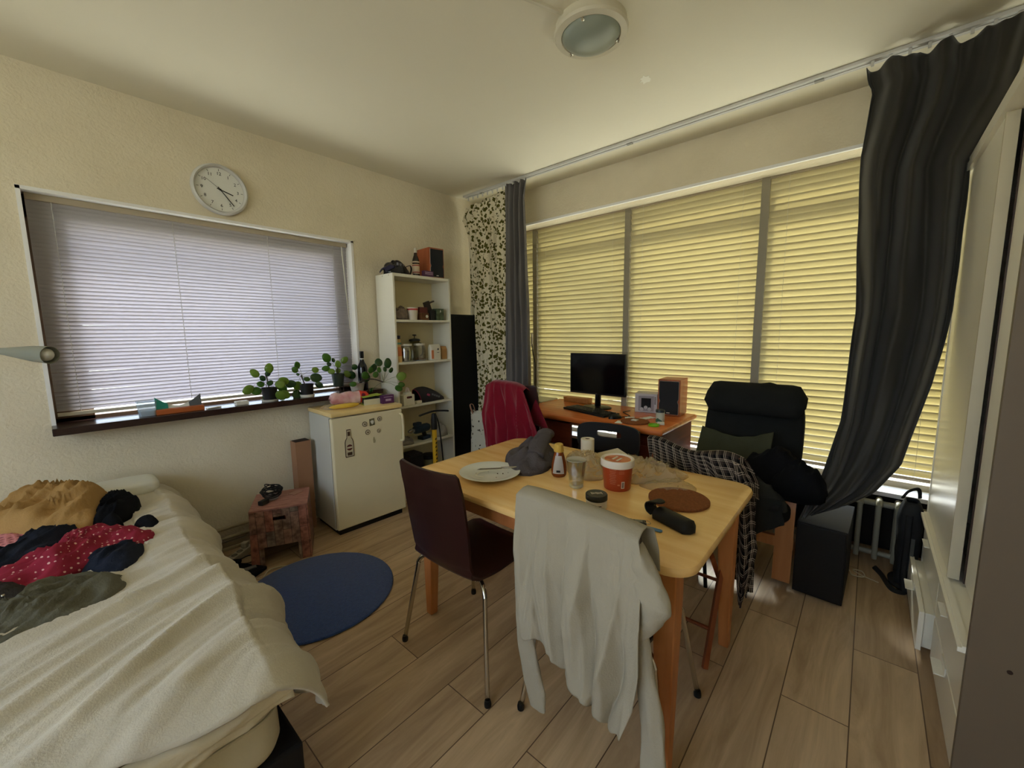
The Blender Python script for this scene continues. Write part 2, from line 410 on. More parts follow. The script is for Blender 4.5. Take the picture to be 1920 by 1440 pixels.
# blind in window A
ba = thing('venetian_blind', 'wide white metal venetian blind with narrow closed slats under the clock', 'blind', (0.828, 3.195, WA1))
b = B(); slats(b, (-0.822, 0, 0), (1, 0, 0), 1.644, -1.105, -0.035, 0.0205, 0.0245, radians(TILT_A), (0, -1, 0), 1, 0.0006)
b.build('slats', BLA, ba, smooth=True)
B().bb(-0.822, 0.822, -0.022, 0.022, -0.034, -0.002).build('headrail', HEAD, ba, bev=0.002)
B().bb(-0.822, 0.822, -0.013, 0.013, -1.128, -1.110).build('bottom_rail', M('bottom_rail_beige', (196, 186, 166), 0.4), ba, bev=0.003)
for x in (-0.735, -0.255, 0.255, 0.71):
    c = B(); c.cyl((x, -0.018, -0.03), (x, -0.018, -1.115), 0.0011, seg=6)
    for k in range(52): c.lathe([(0.0, -.003), (.0026, 0), (0.0, .003)], (x+0.002*(-1)**k, -0.019, -0.05-k*0.0205), 5)
    c.build('ladder_cord', CORD, ba)
B().cyl((0.772, -0.035, -0.035), (0.80, -0.045, -0.66), 0.004, seg=8).build('tilt_wand', M('wand_clear', (210, 205, 195), 0.2), ba, smooth=True)
# blinds in window B, one per bay between the posts
bays = [('far left', 2.905, 2.592, 'narrow cream blind half hidden behind the grey curtain'), ('left', 2.535, 1.606, 'cream wide-slat blind behind the computer monitor'),
        ('middle', 1.560, 0.623, 'cream wide-slat blind behind the desk speaker and armchair'), ('right', 0.577, -0.36, 'cream wide-slat blind partly covered by the dark curtain')]
for i, (nm, ya_, yb_, lab) in enumerate(bays):
    L = ya_-yb_; zt = WZ; zb = 0.505
    r = thing('venetian_blind', lab, 'blind', (XW, (ya_+yb_)/2, zt), 0, None)
    b = B(); slats(b, (0, L/2, 0), (0, -1, 0), L, zb-zt+0.02, -0.006, 0.0435, 0.052, radians(TILT_B), (-1, 0, 0), 10+i, 0.0)
    b.build('slats', BLB, r, smooth=True)
    B().bb(-0.020, 0.024, -L/2, L/2, -0.012, 0.0).build('headrail', HEAD, r)
    B().bb(-0.020, 0.012, -L/2, L/2, zb-zt, zb-zt+0.018).build('bottom_rail', HEAD, r, bev=0.003)
    for s in (-1, 1):
        if L > 0.5: B().cyl((-0.020, s*(L/2-0.11), -0.01), (-0.020, s*(L/2-0.11), zb-zt), 0.0009, seg=5).build('ladder_cord', CORD, r)

# ---------------------------------------------------------------- curtains
def curtain(b, x, yl, yr, z, nu, nv, pleats, amp, seed, xf=None, flare=0.3):
    """hanging cloth between a left edge yl(v) and a right edge yr(v), v = 0 top .. 1 bottom"""
    def f(u, v):
        uu = u+0.018*sin(2*pi*u*2.3+seed+v*2)
        a = amp*(flare+(1-flare)*min(1, v*5)) if flare < 1 else amp
        px = a*sin(2*pi*pleats*uu+0.9*nz(u*5, v*1.5, seed)*2)+a*0.45*sin(2*pi*pleats*2.3*uu+seed*3)+0.012*nz(u*9, v*6, seed+3)
        yy = lerp(yl(v), yr(v), u)+0.006*nz(u*7, v*5, seed)
        return Vector(((xf(u, v) if xf else x)+px, yy, z(u, v)))
    b.grid(nu, nv, f)
def speckle_mat(name, base, spots, scale, thr, soft=0.02, warp=0.045, rand=1.0):
    m = bpy.data.materials.new(name); m.use_nodes = True; nt = m.node_tree; b = nt.nodes['Principled BSDF']; N = nt.nodes.new; K = nt.links.new
    b.inputs['Roughness'].default_value = 0.9; b.inputs['Specular IOR Level'].default_value = 0.1
    tc = N('ShaderNodeTexCoord'); vo = N('ShaderNodeTexVoronoi'); vo.inputs['Scale'].default_value = scale
    n = N('ShaderNodeTexNoise'); n.inputs['Scale'].default_value = scale*1.2
    md = N('ShaderNodeVectorMath'); md.operation = 'SCALE'; md.inputs['Scale'].default_value = warp; vo.inputs['Randomness'].default_value = rand
    ad = N('ShaderNodeVectorMath'); ad.operation = 'ADD'
    K(tc.outputs['Object'], n.inputs['Vector']); K(n.outputs['Color'], md.inputs[0]); K(tc.outputs['Object'], ad.inputs[0]); K(md.outputs[0], ad.inputs[1]); K(ad.outputs[0], vo.inputs['Vector'])
    rp = N('ShaderNodeValToRGB'); e = rp.color_ramp.elements; e[0].position = thr; e[0].color = (*lin(spots), 1); e[1].position = thr+soft; e[1].color = (*lin(base), 1)
    K(vo.outputs['Distance'], rp.inputs['Fac']); K(rp.outputs['Color'], b.inputs['Base Color'])
    return m
IVY = speckle_mat('ivy_print_cotton', (222, 212, 184), (84, 80, 32), 30, 0.42, 0.05)
c1 = thing('patterned_curtain', 'cream cotton curtain with a green ivy leaf print, hanging in the room corner', 'curtain', (2.80, 2.78, 0.35))
b = B()
curtain(b, 0, lambda v: poly([(0, .235), (.045, .31), (.11, .235), (.2, .20), (.55, .17), (1, .13)], v)[0], lambda v: poly([(0, -.275), (1, -.22)], v)[0],
        lambda u, v: lerp(2.30-0.05*(1-u)-0.03*max(0, sin(u*22))*(1 if v < .02 else 0)*(1-u), 0.0, v), 90, 60, 5.5, 0.022, 2)
b.build('cloth', IVY, c1, smooth='all', solid=0.002)
B().grid(6, 30, lambda u, v: Vector((0.045+0.01*sin(v*5+u*4), lerp(.262, .205, u), lerp(2.05, 0.6, v)))).build('daylight_slit', M_trans('daylight_slit_white', (238, 236, 226), (240, 238, 228), 0.5), c1, smooth='all', solid=0.0015)  # bright strip standing in for the slit of daylight on wall A
for k in range(8): B().box((0, .2-.063*k, 2.318), (0.006, 0.012, 0.03)).build('curtain_hook', RA, c1)
GREY = M('curtain_grey', (112, 108, 106), 0.9, var=0.08, vs_=3, bump=0.15, bs=300, spec=0.1)
c2 = thing('grey_curtain', 'narrow gathered grey curtain hanging beside the ivy print curtain', 'curtain', (2.785, 2.37, 0.35))
b = B(); curtain(b, 0, lambda v: lerp(.128, .165, v), lambda v: poly([(0, -.122), (.06, -.10), (.5, -.13), (1, -.17)], v)[0], lambda u, v: lerp(2.325, 0.0, v), 80, 50, 3.6, 0.024, 5, flare=.75)
b.build('cloth', GREY, c2, smooth='all', solid=0.002)
for k in range(4): B().box((0, .11-.07*k, 2.325), (0.006, 0.012, 0.02)).build('curtain_hook', RA, c2)
DARK = M('curtain_dark', (48, 46, 42), 0.62, var=0.1, vs_=3, bump=0.1, bs=300, spec=0.4, sheen=0.2)
c3 = thing('dark_curtain', 'long dark grey curtain sweeping from the ceiling down behind the armchair', 'curtain', (2.76, 0.0, 0.30))
b = B()
YL = [(0, .112), (.03, .10), (.05, .078), (.18, .108), (.53, .070), (.78, .088), (.90, .140), (.96, .185), (1, .205)]
YR = [(0, -.42), (.05, -.40), (.12, -.38), (.20, -.31), (.235, -.280), (.37, -.281), (.53, -.278), (.60, -.262), (.69, -.238), (.87, -.160), (.94, -.07), (.98, .04), (1, .13)]
def zc(u, v):
    zt = 2.37-0.02*abs(sin(u*17))*(v < .01)
    return lerp(zt, lerp(.118, .135, u), v)
def xfc(u, v): return 0.02-0.25*max(0, (v-.72)/.28)**1.3*(1-.55*u)-0.02*v
def fcur(u, v):
    w = poly(YR, v)[0]; l = poly(YL, v)[0]
    gather = 1-0.55*min(1, max(0, (v-.6)/.4))
    uu = u**1.05
    # long swags running from the upper right to the lower left
    ph = 2*pi*3.3*(uu)+1.6*nz(u*2.2, v*1.6, 4.4)+0.9*sin(v*3)
    px = 0.060*gather*sin(ph)*(.6+.8*abs(nz(u*3, v*2, 2)))+0.012*sin(ph*1.6+v*4)+0.012*nz(u*5, v*7, 8)+(0.006*sin(u*75)*max(0, 1-v*8))
    return Vector((xfc(u, v)+px, lerp(l, w, uu)+0.005*nz(v*9, u*3), zc(u, v)))
b.grid(110, 90, fcur)
b.build('cloth', DARK, c3, smooth='all', solid=0.003)
for k in range(9): B().box((0.02, .09-.065*k, 2.372), (0.006, 0.012, 0.025)).build('curtain_hook', RA, c3)

# ---------------------------------------------------------------- wall clock
ck = thing('wall_clock', 'round white wall clock with black numerals above the blind', 'clock', (0.814, YA-0.002, 2.302))
RIM = M('clock_rim', (206, 204, 200), 0.35)
Rx = Matrix.Rotation(pi/2, 3, 'X')     # lathe axis -> towards the room (-y)
b = B(); b.lathe([(.120, 0), (.148, 0), (.151, .012), (.147, .030), (.138, .036), (.132, .030), (.130, .016), (.120, .014)], seg=56, rot=Rx); b.build('rim', RIM, ck, smooth=True)
B().lathe([(0, 0), (.131, 0), (.131, .015), (0, .015)], seg=48, rot=Rx).build('dial', M('dial_white', (226, 226, 220), 0.5), ck)
BLK = M('ink_black', (28, 26, 24), 0.5)
for h in range(1, 13):
    a = pi/2-2*pi*h/12; r = 0.094
    text(str(h), 0.026, BLK, ck, frame_mx((r*cos(a), -0.0155, r*sin(a)), (1, 0, 0), (0, 0, 1)), 'numeral')
    R2 = Matrix.Rotation(-a, 3, 'Y')
    B().box(R2@Vector((.116, -.0158, 0)), (.011, .0012, .0022), rot=R2).build('hour_mark', BLK, ck)
def hand(ang, l0, l1, w, y, nm):
    a = pi/2-radians(ang); R2 = Matrix.Rotation(-a, 3, 'Y')
    B().box(R2@Vector(((l1-l0)/2, y, 0)), (l0+l1, .0014, w), rot=R2).build(nm, BLK, ck)
hand(107, .018, .070, .0055, -.018, 'hour_hand'); hand(142, .018, .108, .0045, -.020, 'minute_hand'); hand(306, .0, .085, .0012, -.022, 'second_hand')
B().lathe([(0, .0), (.005, .0), (.005, .024), (0, .024)], rot=Rx, seg=12).build('hub', BLK, ck)

# ---------------------------------------------------------------- ceiling lamp
cl = thing('ceiling_lamp', 'round frosted glass ceiling lamp with a cream metal ring', 'ceiling lamp', (1.68, 1.0, HC))
IV = M('lamp_ivory', (214, 206, 184), 0.35)
b = B(); b.lathe([(.10, 0), (.15, 0), (.152, -.020), (.158, -.034), (.152, -.044), (.126, -.047), (.122, -.040), (.10, -.03)], seg=56); b.build('ring', IV, cl, smooth=True)
b = B(); b.lathe([(.124, -.036), (.122, -.046), (.105, -.062), (.075, -.074), (.04, -.080), (0, -.082)], seg=56); b.build('glass_shade', M('frosted_glass', (150, 158, 146), 0.28, spec=0.5), cl, smooth='all')
for a in (195, 318, 75):
    x, y = .124*cos(radians(a)), .124*sin(radians(a)); k = B()
    k.lathe([(0, -.062), (.004, -.060), (.006, -.052), (.003, -.046), (.007, -.040)], (x, y, 0), 12); k.box((x*.97, y*.97, -.052), (.012, .012, .008), radians(a))
    k.build('clip', M('chrome', (200, 196, 186), 0.18, metal=1.0), cl, smooth=True)
dt = B().box((1.44, 1.09, HC-0.005), (0.26, 0.014, 0.010), rz=radians(-22)); dt.bb(1.29, 1.325, 1.12, 1.15, HC-.010, HC)
tag(dt.build('cable_duct', IV), 'cream cable duct on the ceiling leading to the round lamp', 'cable duct')

# young tree in the garden outside, shading the left bay of the big window
tr = thing('tree', 'young tree outside, seen only as dappled shade on the left cream blind', 'tree', (5.35, 2.80, -0.4))
B().tube(smooth_line([(0, 0, 0), (.05, .02, 1.2), (-.05, 0, 2.2), (.02, .05, 3.2)], 20), .04, 8, r1=None).build('trunk', M('bark', (84, 70, 56), .9), tr, smooth='all')
b = B(); rnd = random.Random(5)
for k in range(620):
    d = Vector((rnd.gauss(0, .42), rnd.gauss(0, .52), rnd.gauss(0, .62))); c0 = Vector((-.05, 0.1, 2.75))+d; r_ = rnd.uniform(.05, .10)
    u_ = Vector((rnd.uniform(-1, 1), rnd.uniform(-1, 1), rnd.uniform(-1, 1))).normalized(); w_ = u_.cross(Vector((rnd.uniform(-1, 1), rnd.uniform(-1, 1), rnd.uniform(-1, 1))).normalized()).normalized()
    b.bm.faces.new(b.ring([c0-u_*r_, c0+w_*r_*.5, c0+u_*r_, c0-w_*r_*.5]))
b.build('crown', M('tree_leaf', (74, 104, 44), .6), tr)

sc_ = thing('pull_cord', 'black cord with a white handle hanging at the right edge of the grey curtain', 'cord', (2.87, 2.245, .86))
B().tube(smooth_line([(0, .03, .50), (0, .022, .36), (0, -.004, .25), (0, -.002, .06), (0, .02, .0), (0, .05, -.005)], 24), .004, 6).build('cord', M('cord_black', (20, 20, 22), .5), sc_, smooth='all')
B().cyl((0, .034, .42), (0, .030, .53), .009, seg=10).build('handle', M('cord_white', (226, 222, 214), .35), sc_, smooth=True)
# ================================================================ furniture
CHROME = M('chrome', (200, 196, 186), 0.18, metal=1.0)
RUB = M('black_rubber', (22, 21, 20), 0.6)
def wood(name, c, c2, rough=0.35, s=(1, 9, 9), sc=2.2, spec=0.4):
    return M(name, c, rough, var=0.1, vs_=sc, c2=c2, stretch=s, spec=spec, bump=0.03, bs=20)
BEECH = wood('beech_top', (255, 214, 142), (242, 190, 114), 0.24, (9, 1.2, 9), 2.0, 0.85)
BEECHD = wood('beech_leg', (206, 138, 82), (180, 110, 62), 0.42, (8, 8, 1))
# ---- blue rug
b = B(); b.lathe([(0, 0), (.392, 0), (.398, .006), (.394, .013), (.38, .016), (0, .016)], seg=80)
for v in b.bm.verts:
    if v.co.length > .3 and v.co.z > .01: v.co.z += 0.002*nz(v.co.x*30, v.co.y*30)
rg = b.build('round_rug', M('rug_blue', (66, 90, 150), 0.95, var=0.22, vs_=60, bump=0.6, bs=260, spec=0.05, sheen=0.3), smooth=True, loc=(0.845, 2.175, 0.001))
tag(rg, 'round dark blue rug on the wooden floor', 'rug')

# ---- dining table
tb = thing('dining_table', 'light beech dining table with rounded corners, covered in clutter', 'table', (1.515, 0.985, 0))
TX, TY = 0.43, 0.665
def rrect(hx, hy, r, n=8):
    o = []
    for cx, cy, a0 in ((hx-r, hy-r, 0), (-hx+r, hy-r, 90), (-hx+r, -hy+r, 180), (hx-r, -hy+r, 270)):
        for k in range(n+1):
            a = radians(a0+90*k/n); o.append((cx+r*cos(a), cy+r*sin(a)))
    return o
b = B(); rings = []
for hx, z in ((TX-.010, .708), (TX-.002, .713), (TX, .722), (TX, .730), (TX-.004, .738), (TX-.012, .741)):
    d = TX-hx; rings.append(b.ring([Vector((x, y, z)) for x, y in rrect(TX-d, TY-d, 0.085-d*.5)]))
b.skin(rings).build('tabletop', BEECH, tb, smooth=True)
b = B()
for s in (-1, 1): b.bb(s*(TX-.075)-.011, s*(TX-.075)+.011, -TY+.09, TY-.09, .625, .708)
for s in (-1, 1): b.bb(-TX+.085, TX-.085, s*(TY-.08)-.011, s*(TY-.08)+.011, .625, .708)
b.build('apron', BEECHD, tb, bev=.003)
for sx in (-1, 1):
    for sy in (-1, 1):
        b = B(); cx, cy = sx*(TX-.080), sy*(TY-.085); r = []
        for h, z in ((.020, 0), (.031, .45), (.034, .60), (.034, .708)):
            # the inner faces taper
            ox, oy = sx*(.034-h)*.6, sy*(.034-h)*.6
            r.append(b.ring([Vector((cx+ox+dx*h, cy+oy+dy*h, z)) for dx, dy in ((-1, -1), (1, -1), (1, 1), (-1, 1))]))
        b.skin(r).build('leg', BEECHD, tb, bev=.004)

# ---- plywood chairs
BROWN = M('dark_brown_shell', (50, 27, 24), 0.30, var=0.2, vs_=4, spec=0.5)
def make_chair(label, loc, rz, group=None, mat=None):
    mat = mat or BROWN
    t = thing('dining_chair', label, 'chair', loc, rz, group)
    # one moulded shell: seat, then the back growing out of the bend
    def width(s):   # half width along the shell, 0 seat front .. 1 top of the back
        return poly([(0, .15), (.04, .185), (.12, .200), (.38, .195), (.50, .178), (.58, .172), (.72, .182), (.90, .183), (.985, .176), (1, .160)], s)[0]
    def path(s):
        P = [(0, .225, .425), (.05, .215, .442), (.12, .17, .452), (.3, .03, .446), (.42, -.10, .440), (.48, -.165, .444), (.53, -.20, .462), (.58, -.218, .505), (.7, -.232, .62), (.85, -.252, .77), (1, -.275, .89)]
        return poly(P, s)
    def shell(s0, s1):
        n = 34; m = 14; b = B(); r = []
        for k in range(n+1):
            s = lerp(s0, s1, k/n); w = width(s); x, z = path(s)
            x2, z2 = path(min(1, s+.01)); x1, z1 = path(max(0, s-.01)); tx, tz = x2-x1, z2-z1; L = sqrt(tx*tx+tz*tz) or 1; nx, nz_ = -tz/L, tx/L
            top = []; bot = []
            for j in range(m+1):
                u = j/m*2-1; cup = -(0.020 if s > .55 else 0.008)*(u*u)
                q = Vector((x+nx*cup, u*w, z+nz_*cup)); top.append(q+Vector((nx, 0, nz_))*.005); bot.append(q-Vector((nx, 0, nz_))*.005)
            r.append(b.ring(top+bot[::-1]))
        return b.skin(r)
    shell(0, .5).build('seat', mat, t, smooth=50)
    shell(.5, 1).build('backrest', mat, t, smooth=50)
    for sx, fx in ((-1, -.215), (1, .225)):
        for s in (-1, 1):
            pts = [(sx*.09, s*.03, .427), (sx*.12, s*.13, .425), (sx*.145, s*.180, .418), (sx*.160, s*.205, .390), (sx*.168, s*.212, .34), (fx, s*.262, .012)]
            lg = B().tube(smooth_line(pts, 26), .0095, 10).build('leg', CHROME, t, smooth='all')
            B().lathe([(0, 0), (.013, 0), (.014, .012), (.011, .026), (0, .026)], (fx, s*.262, 0), 12).build('rubber_foot', RUB, lg, smooth=True)
    B().box((0, 0, .431), (.22, .09, .008)).build('mounting_plate', CHROME, t)
    return t
ch1 = make_chair('dark brown moulded chair with chrome legs, bare, at the left side of the table', (1.175, 1.255, 0), radians(1))
ch2 = make_chair('dark brown chair with a white shirt thrown over its back, in front of the table', (1.275, 0.645, 0), radians(5)); ch2.scale = (1, 1, .968)
ch3 = make_chair('dark chair covered by the red blanket in front of the desk', (2.15, 2.03, 0), radians(24))
for c in ch3.children:
    pass
# black plastic folding chair beyond the table
fc = thing('folding_chair', 'black folding chair with a grip slot in its backrest, behind the table', 'chair', (2.24, 1.25, 0), radians(188))
BPL = M('black_plastic', (26, 26, 28), 0.45)
def slotted_back(w, z0, z1, x, mat, par):
    b = B(); outer = []
    n = 40
    def sup(hw, hh, k):
        a = 2*pi*k/n; c_, s_ = cos(a), sin(a); e = .45
        return (hw*(abs(c_)**e)*(1 if c_ > 0 else -1), hh*(abs(s_)**e)*(1 if s_ > 0 else -1))
    zc_ = (z0+z1)/2; hh = (z1-z0)/2
    R = []
    for dx, sc in ((-.009, 1), (.009, 1)):
        o1 = b.ring([Vector((x+dx+.03*(sup(w, hh, k)[0]/w)**2, sup(w, hh, k)[0], zc_+sup(w, hh, k)[1])) for k in range(n)])
        o2 = b.ring([Vector((x+dx, sup(.085, .022, k)[0], zc_+.02+sup(.085, .022, k)[1])) for k in range(n)])
        R.append((o1, o2))
    b.skin([R[0][0], R[1][0], R[1][1], R[0][1]], cap=False, loop=True)
    return b.build('backrest', mat, par, smooth=True)
slotted_back(.215, .60, .79, -.20, BPL, fc)
B().prism(rrect(.19, .20, .05), .43, .455).build('seat', BPL, fc, bev=.006)
for s in (-1, 1):
    B().tube(smooth_line([(-.19, s*.20, .76), (-.17, s*.20, .6), (-.02, s*.20, .44), (.20, s*.20, .012)], 20), .011, 8).build('leg', BPL, fc, smooth='all')
    B().tube([(.10, s*.185, .43), (-.21, s*.185, .012)], .011, 8).build('leg', BPL, fc, smooth='all')
# wooden folding chair at the right end of the table, under the plaid shirt
RED = wood('red_brown_wood', (150, 84, 50), (120, 60, 34), 0.4, (8, 8, 1))
wc = thing('wooden_folding_chair', 'reddish wooden folding chair under the plaid shirt at the far right of the table', 'chair', (1.93, 0.62, 0), radians(180))
for s in (-1, 1):
    B().tube([(-.16, s*.20, .80), (.26, s*.20, .006)], .013, 4, flat=1.6).build('leg', RED, wc)
    B().tube([(.14, s*.175, .44), (-.22, s*.175, .006)], .012, 4, flat=1.6).build('leg', RED, wc)
B().bb(-.17, .17, -.165, .165, .432, .450).build('seat', RED, wc, bev=.004)
B().bb(-.163, -.147, -.19, .19, .68, .78).build('backrest', RED, wc, bev=.005)
for z, x in ((.14, .19), (.16, -.165)): B().cyl((x, -.19, z), (x, .19, z), .008).build('stretcher', RED, wc)

# ---- fridge
FW = M('fridge_white', (240, 228, 192), 0.32, var=0.05, vs_=3)
FT = M('fridge_top_cream', (244, 214, 148), 0.30, var=0.08, vs_=9)
fr = thing('fridge', 'white tabletop fridge with a cream top and fridge magnets, below the plants', 'fridge', (1.212, 2.682, 0), radians(-2.5))
B().bb(0, .535, .045, .40, .035, .845).build('cabinet_body', M('fridge_side', (206, 204, 194), 0.4), fr, bev=.006)
dr = B().bb(0, .535, 0, .040, .045, .838).build('door', FW, fr, bev=.008)
B().bb(-.004, .539, -.006, .405, .846, .876).build('worktop', FT, fr, bev=.008)
B().bb(.003, .532, .039, .047, .05, .835).build('door_seal', M('seal_dark', (60, 52, 44), 0.7), fr)
B().bb(.02, .515, .03, .38, 0, .036).build('plinth', RUB, fr)
h = B(); h.tube(smooth_line([(.517, -.002, .800), (.517, -.030, .792), (.520, -.034, .74), (.520, -.034, .63), (.517, -.030, .60), (.517, -.002, .592)], 22), .010, 8, flat=.8)
h.build('handle', FW, dr, smooth='all')
# ---- magnets (each could be lifted off)
MG = M('magnet_cream', (206, 196, 166), 0.5); MGD = M('magnet_brown', (74, 52, 34), 0.5)
fm = Matrix.Translation((1.212, 2.682, 0))@Matrix.Rotation(radians(-2.5), 4, 'Z')
def on_door(x, z): return fm@Vector((x, -.0005, z))
g = 'small magnets on the fridge door'
mb = thing('bottle_magnet', 'flat magnet shaped like a brown beer bottle on the fridge door', 'magnet', on_door(.112, .555), radians(-2.5))
bo = [(-.029, 0), (.029, 0), (.031, .006), (.031, .105), (.026, .122), (.016, .138), (.0145, .195), (-.0145, .195), (-.016, .138), (-.026, .122), (-.031, .105), (-.031, .006)]
up = Matrix.Rotation(pi/2, 4, 'X')
B().prism(bo, 0, .003, up).build('outline', MGD, mb)
B().prism([(x*.84, .006+y*.94) for x, y in bo], .0025, .0038, up).build('face', MG, mb)
lb = B().lathe([(0, .0036), (.021, .0036), (.021, .0048), (0, .0048)], (0, 0, .068), 24, rot=Matrix.Rotation(pi/2, 3, 'X')); lb.build('round_label', M('label_maroon', (92, 40, 36), 0.5), mb)
B().bb(-.020, .020, -.0052, -.0046, .062, .074).build('label_band', MG, mb); B().bb(-.017, .017, -.0048, -.0036, .012, .034).build('lower_label', MGD, mb); B().bb(-.009, .009, -.0048, -.0036, .150, .180).build('neck_label', MGD, mb)
for i, (x, z, r, lab) in enumerate(((.232, .768, .018, 'left round magnet in the top row on the fridge door'), (.348, .788, .017, 'right round magnet in the top row on the fridge door'), (.252, .705, .018, 'left round magnet in the lower row on the fridge door'), (.338, .700, .014, 'right smaller round magnet in the lower row on the fridge door'))):
    t = thing('round_magnet', lab, 'magnet', on_door(x, z), radians(-2.5), g)
    Rm = Matrix.Rotation(pi/2, 3, 'X')
    B().lathe([(0, 0), (r, 0), (r, .003), (0, .003)], seg=24, rot=Rm).build('rim', MGD, t)
    B().lathe([(0, .0028), (r*.8, .0028), (r*.8, .0042), (0, .0042)], seg=24, rot=Rm).build('face', MG, t)
    B().prism([(-r*.35, -r*.2), (r*.1, -r*.45), (r*.4, .1*r), (r*.05, .1*r), (-.05*r, r*.4)], .004, .0048, up).build('mark', MGD, t)
t = thing('square_magnet', 'square cream magnet with a white picture between two round magnets', 'magnet', on_door(.288, .772), radians(-2.5))
B().prism([(-.018, -.026), (.020, -.022), (.018, .028), (-.020, .024)], 0, .003, up).build('plate', M('magnet_olive', (112, 104, 72), 0.5), t)
B().prism([(-.014, .008), (0, .016), (.013, .010), (.010, -.008), (0, -.016), (-.008, -.006)], .003, .0042, up).build('picture', M('magnet_white', (226, 224, 214), 0.5), t)
t = tag(B().prism([(-.006, -.022), (.007, -.022), (.010, -.008), (.006, .006), (.003, .020), (-.004, .020), (-.008, .004)], 0, .003, Matrix.Translation(on_door(.297, .640))@Matrix.Rotation(radians(-2.5), 4, 'Z')@up).build('figure_magnet', M('magnet_faded', (182, 170, 132), 0.5)), 'small faded cream magnet alone below the round magnets', 'magnet')

# ---- bookcase
BW = M('bookcase_white', (228, 224, 208), 0.4)
bc = thing('bookcase', 'tall narrow white bookcase with open shelves beside the fridge', 'bookcase', (2.135, 2.975, 0))
SX, SY, SH = .29, .125, 1.88
for s in (-1, 1): B().bb(s*SX-.008-.008*s, s*SX+.008-.008*s, -SY, SY, 0, SH).build('side_panel', BW, bc, bev=.0015)
for z, w in ((SH-.012, .024), (1.508, .018), (1.163, .018), (.800, .018), (.462, .018), (.075, .018)):
    B().bb(-SX+.016, SX-.016, -SY+.002, SY-.006, z-w/2, z+w/2).build('shelf', BW, bc, bev=.001)
B().bb(-SX+.01, SX-.01, SY-.006, SY-.002, .03, SH-.01).build('back_panel', M('bookcase_back', (226, 212, 170), 0.6), bc)
B().bb(-SX+.016, SX-.016, -SY+.02, -SY+.034, 0, .066).build('kick_board', BW, bc)
for y in (-.07, .02): B().cyl((-SX-.0005, y, SH-.014), (-SX+.002, y, SH-.014), .004, seg=10).build('screw', CHROME, bc)
# ---- tall black panel leaning between bookcase and curtain
bp = thing('leaning_board', 'tall matt black board standing on end between bookcase and curtain', 'board', (2.655, 2.93, 0))
B().bb(-.185, .185, -.012, .012, 0, 1.575).build('board', M('panel_black', (18, 21, 22), 0.45), bp, bev=.003)
B().bb(-.185, .185, -.014, .014, 1.56, 1.576).build('top_edge', M('panel_edge', (30, 34, 34), 0.4), bp)

# ---- wardrobe
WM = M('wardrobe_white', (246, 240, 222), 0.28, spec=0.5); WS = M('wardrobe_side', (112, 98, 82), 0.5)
wd = thing('wardrobe', 'tall white wardrobe with sliding doors above and drawers below, at the right edge', 'wardrobe', (1.69, -0.284, 0))
DEP = .60; WL = 1.24
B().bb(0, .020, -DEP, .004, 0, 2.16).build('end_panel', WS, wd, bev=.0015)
B().bb(WL-.02, WL, -DEP, 0, 0, 2.16).build('far_panel', WM, wd)
B().bb(.0, WL, -DEP, .008, 2.135, 2.162).build('top_panel', WM, wd, bev=.002)
B().bb(.018, WL-.02, -DEP, -DEP+.01, 0, 2.14).build('back_panel', M('wardrobe_dark_inside', (52, 42, 38), 0.7), wd)
B().bb(.018, WL-.02, -DEP+.01, -.03, .428, .444).build('middle_panel', WM, wd)
B().bb(.018, WL-.02, -.078, .022, .436, .452, bev=.002).build('lower_track', WM, wd)
B().bb(.018, WL-.02, -.006, .012, .452, .458).build('track_lip', WM, wd)
B().bb(.018, WL-.02, -.078, .012, 2.10, 2.135).build('upper_track', WM, wd)
d1 = B().bb(.475, 1.235, -.026, -.004, .462, 2.105).build('sliding_door', WM, wd, bev=.002)
B().bb(.470, .482, -.030, .002, .462, 2.105).build('edge_profile', M('profile_beige', (206, 196, 170), 0.35), d1)
d2 = B().bb(.022, .455, -.062, -.042, .462, 2.105).build('sliding_door', WM, wd, bev=.002)
B().bb(.448, .46, -.066, -.038, .462, 2.105).build('edge_profile', M('profile_dark', (66, 48, 42), 0.4), d2)
TAB = M('tab_white', (240, 236, 222), 0.35)
for i, (x0, x1, z0, z1, out) in enumerate(((.64, 1.215, .215, .428, .0), (.64, 1.215, .03, .205, .045), (.024, .63, .215, .428, .0), (.024, .63, .03, .205, .0))):
    d = B().bb(x0+.002, x1-.002, -.018+out, out, z0, z1).build('drawer', WM, wd, bev=.002)
    if out: B().bb(x0+.02, x1-.02, -.40, -.015+out, z0+.01, z1-.008).build('drawer_box', WM, d)
    xm = (x0+x1)/2
    b = B(); b.bb(xm-.048, xm+.048, out-.001, out+.030, z1-.030, z1-.026).bb(xm-.048, xm+.048, out-.0, out+.003, z1-.030, z1+.002)
    b.build('handle', TAB, d)
B().bb(.018, WL-.02, -.05, -.02, 0, .028).build('plinth', WM, wd)
c_ = B().cyl((-.0015, -.078, .437), (.003, -.078, .437), .006, seg=12).build('screw_cap', M('cap_brown', (52, 34, 24), 0.5), wd)

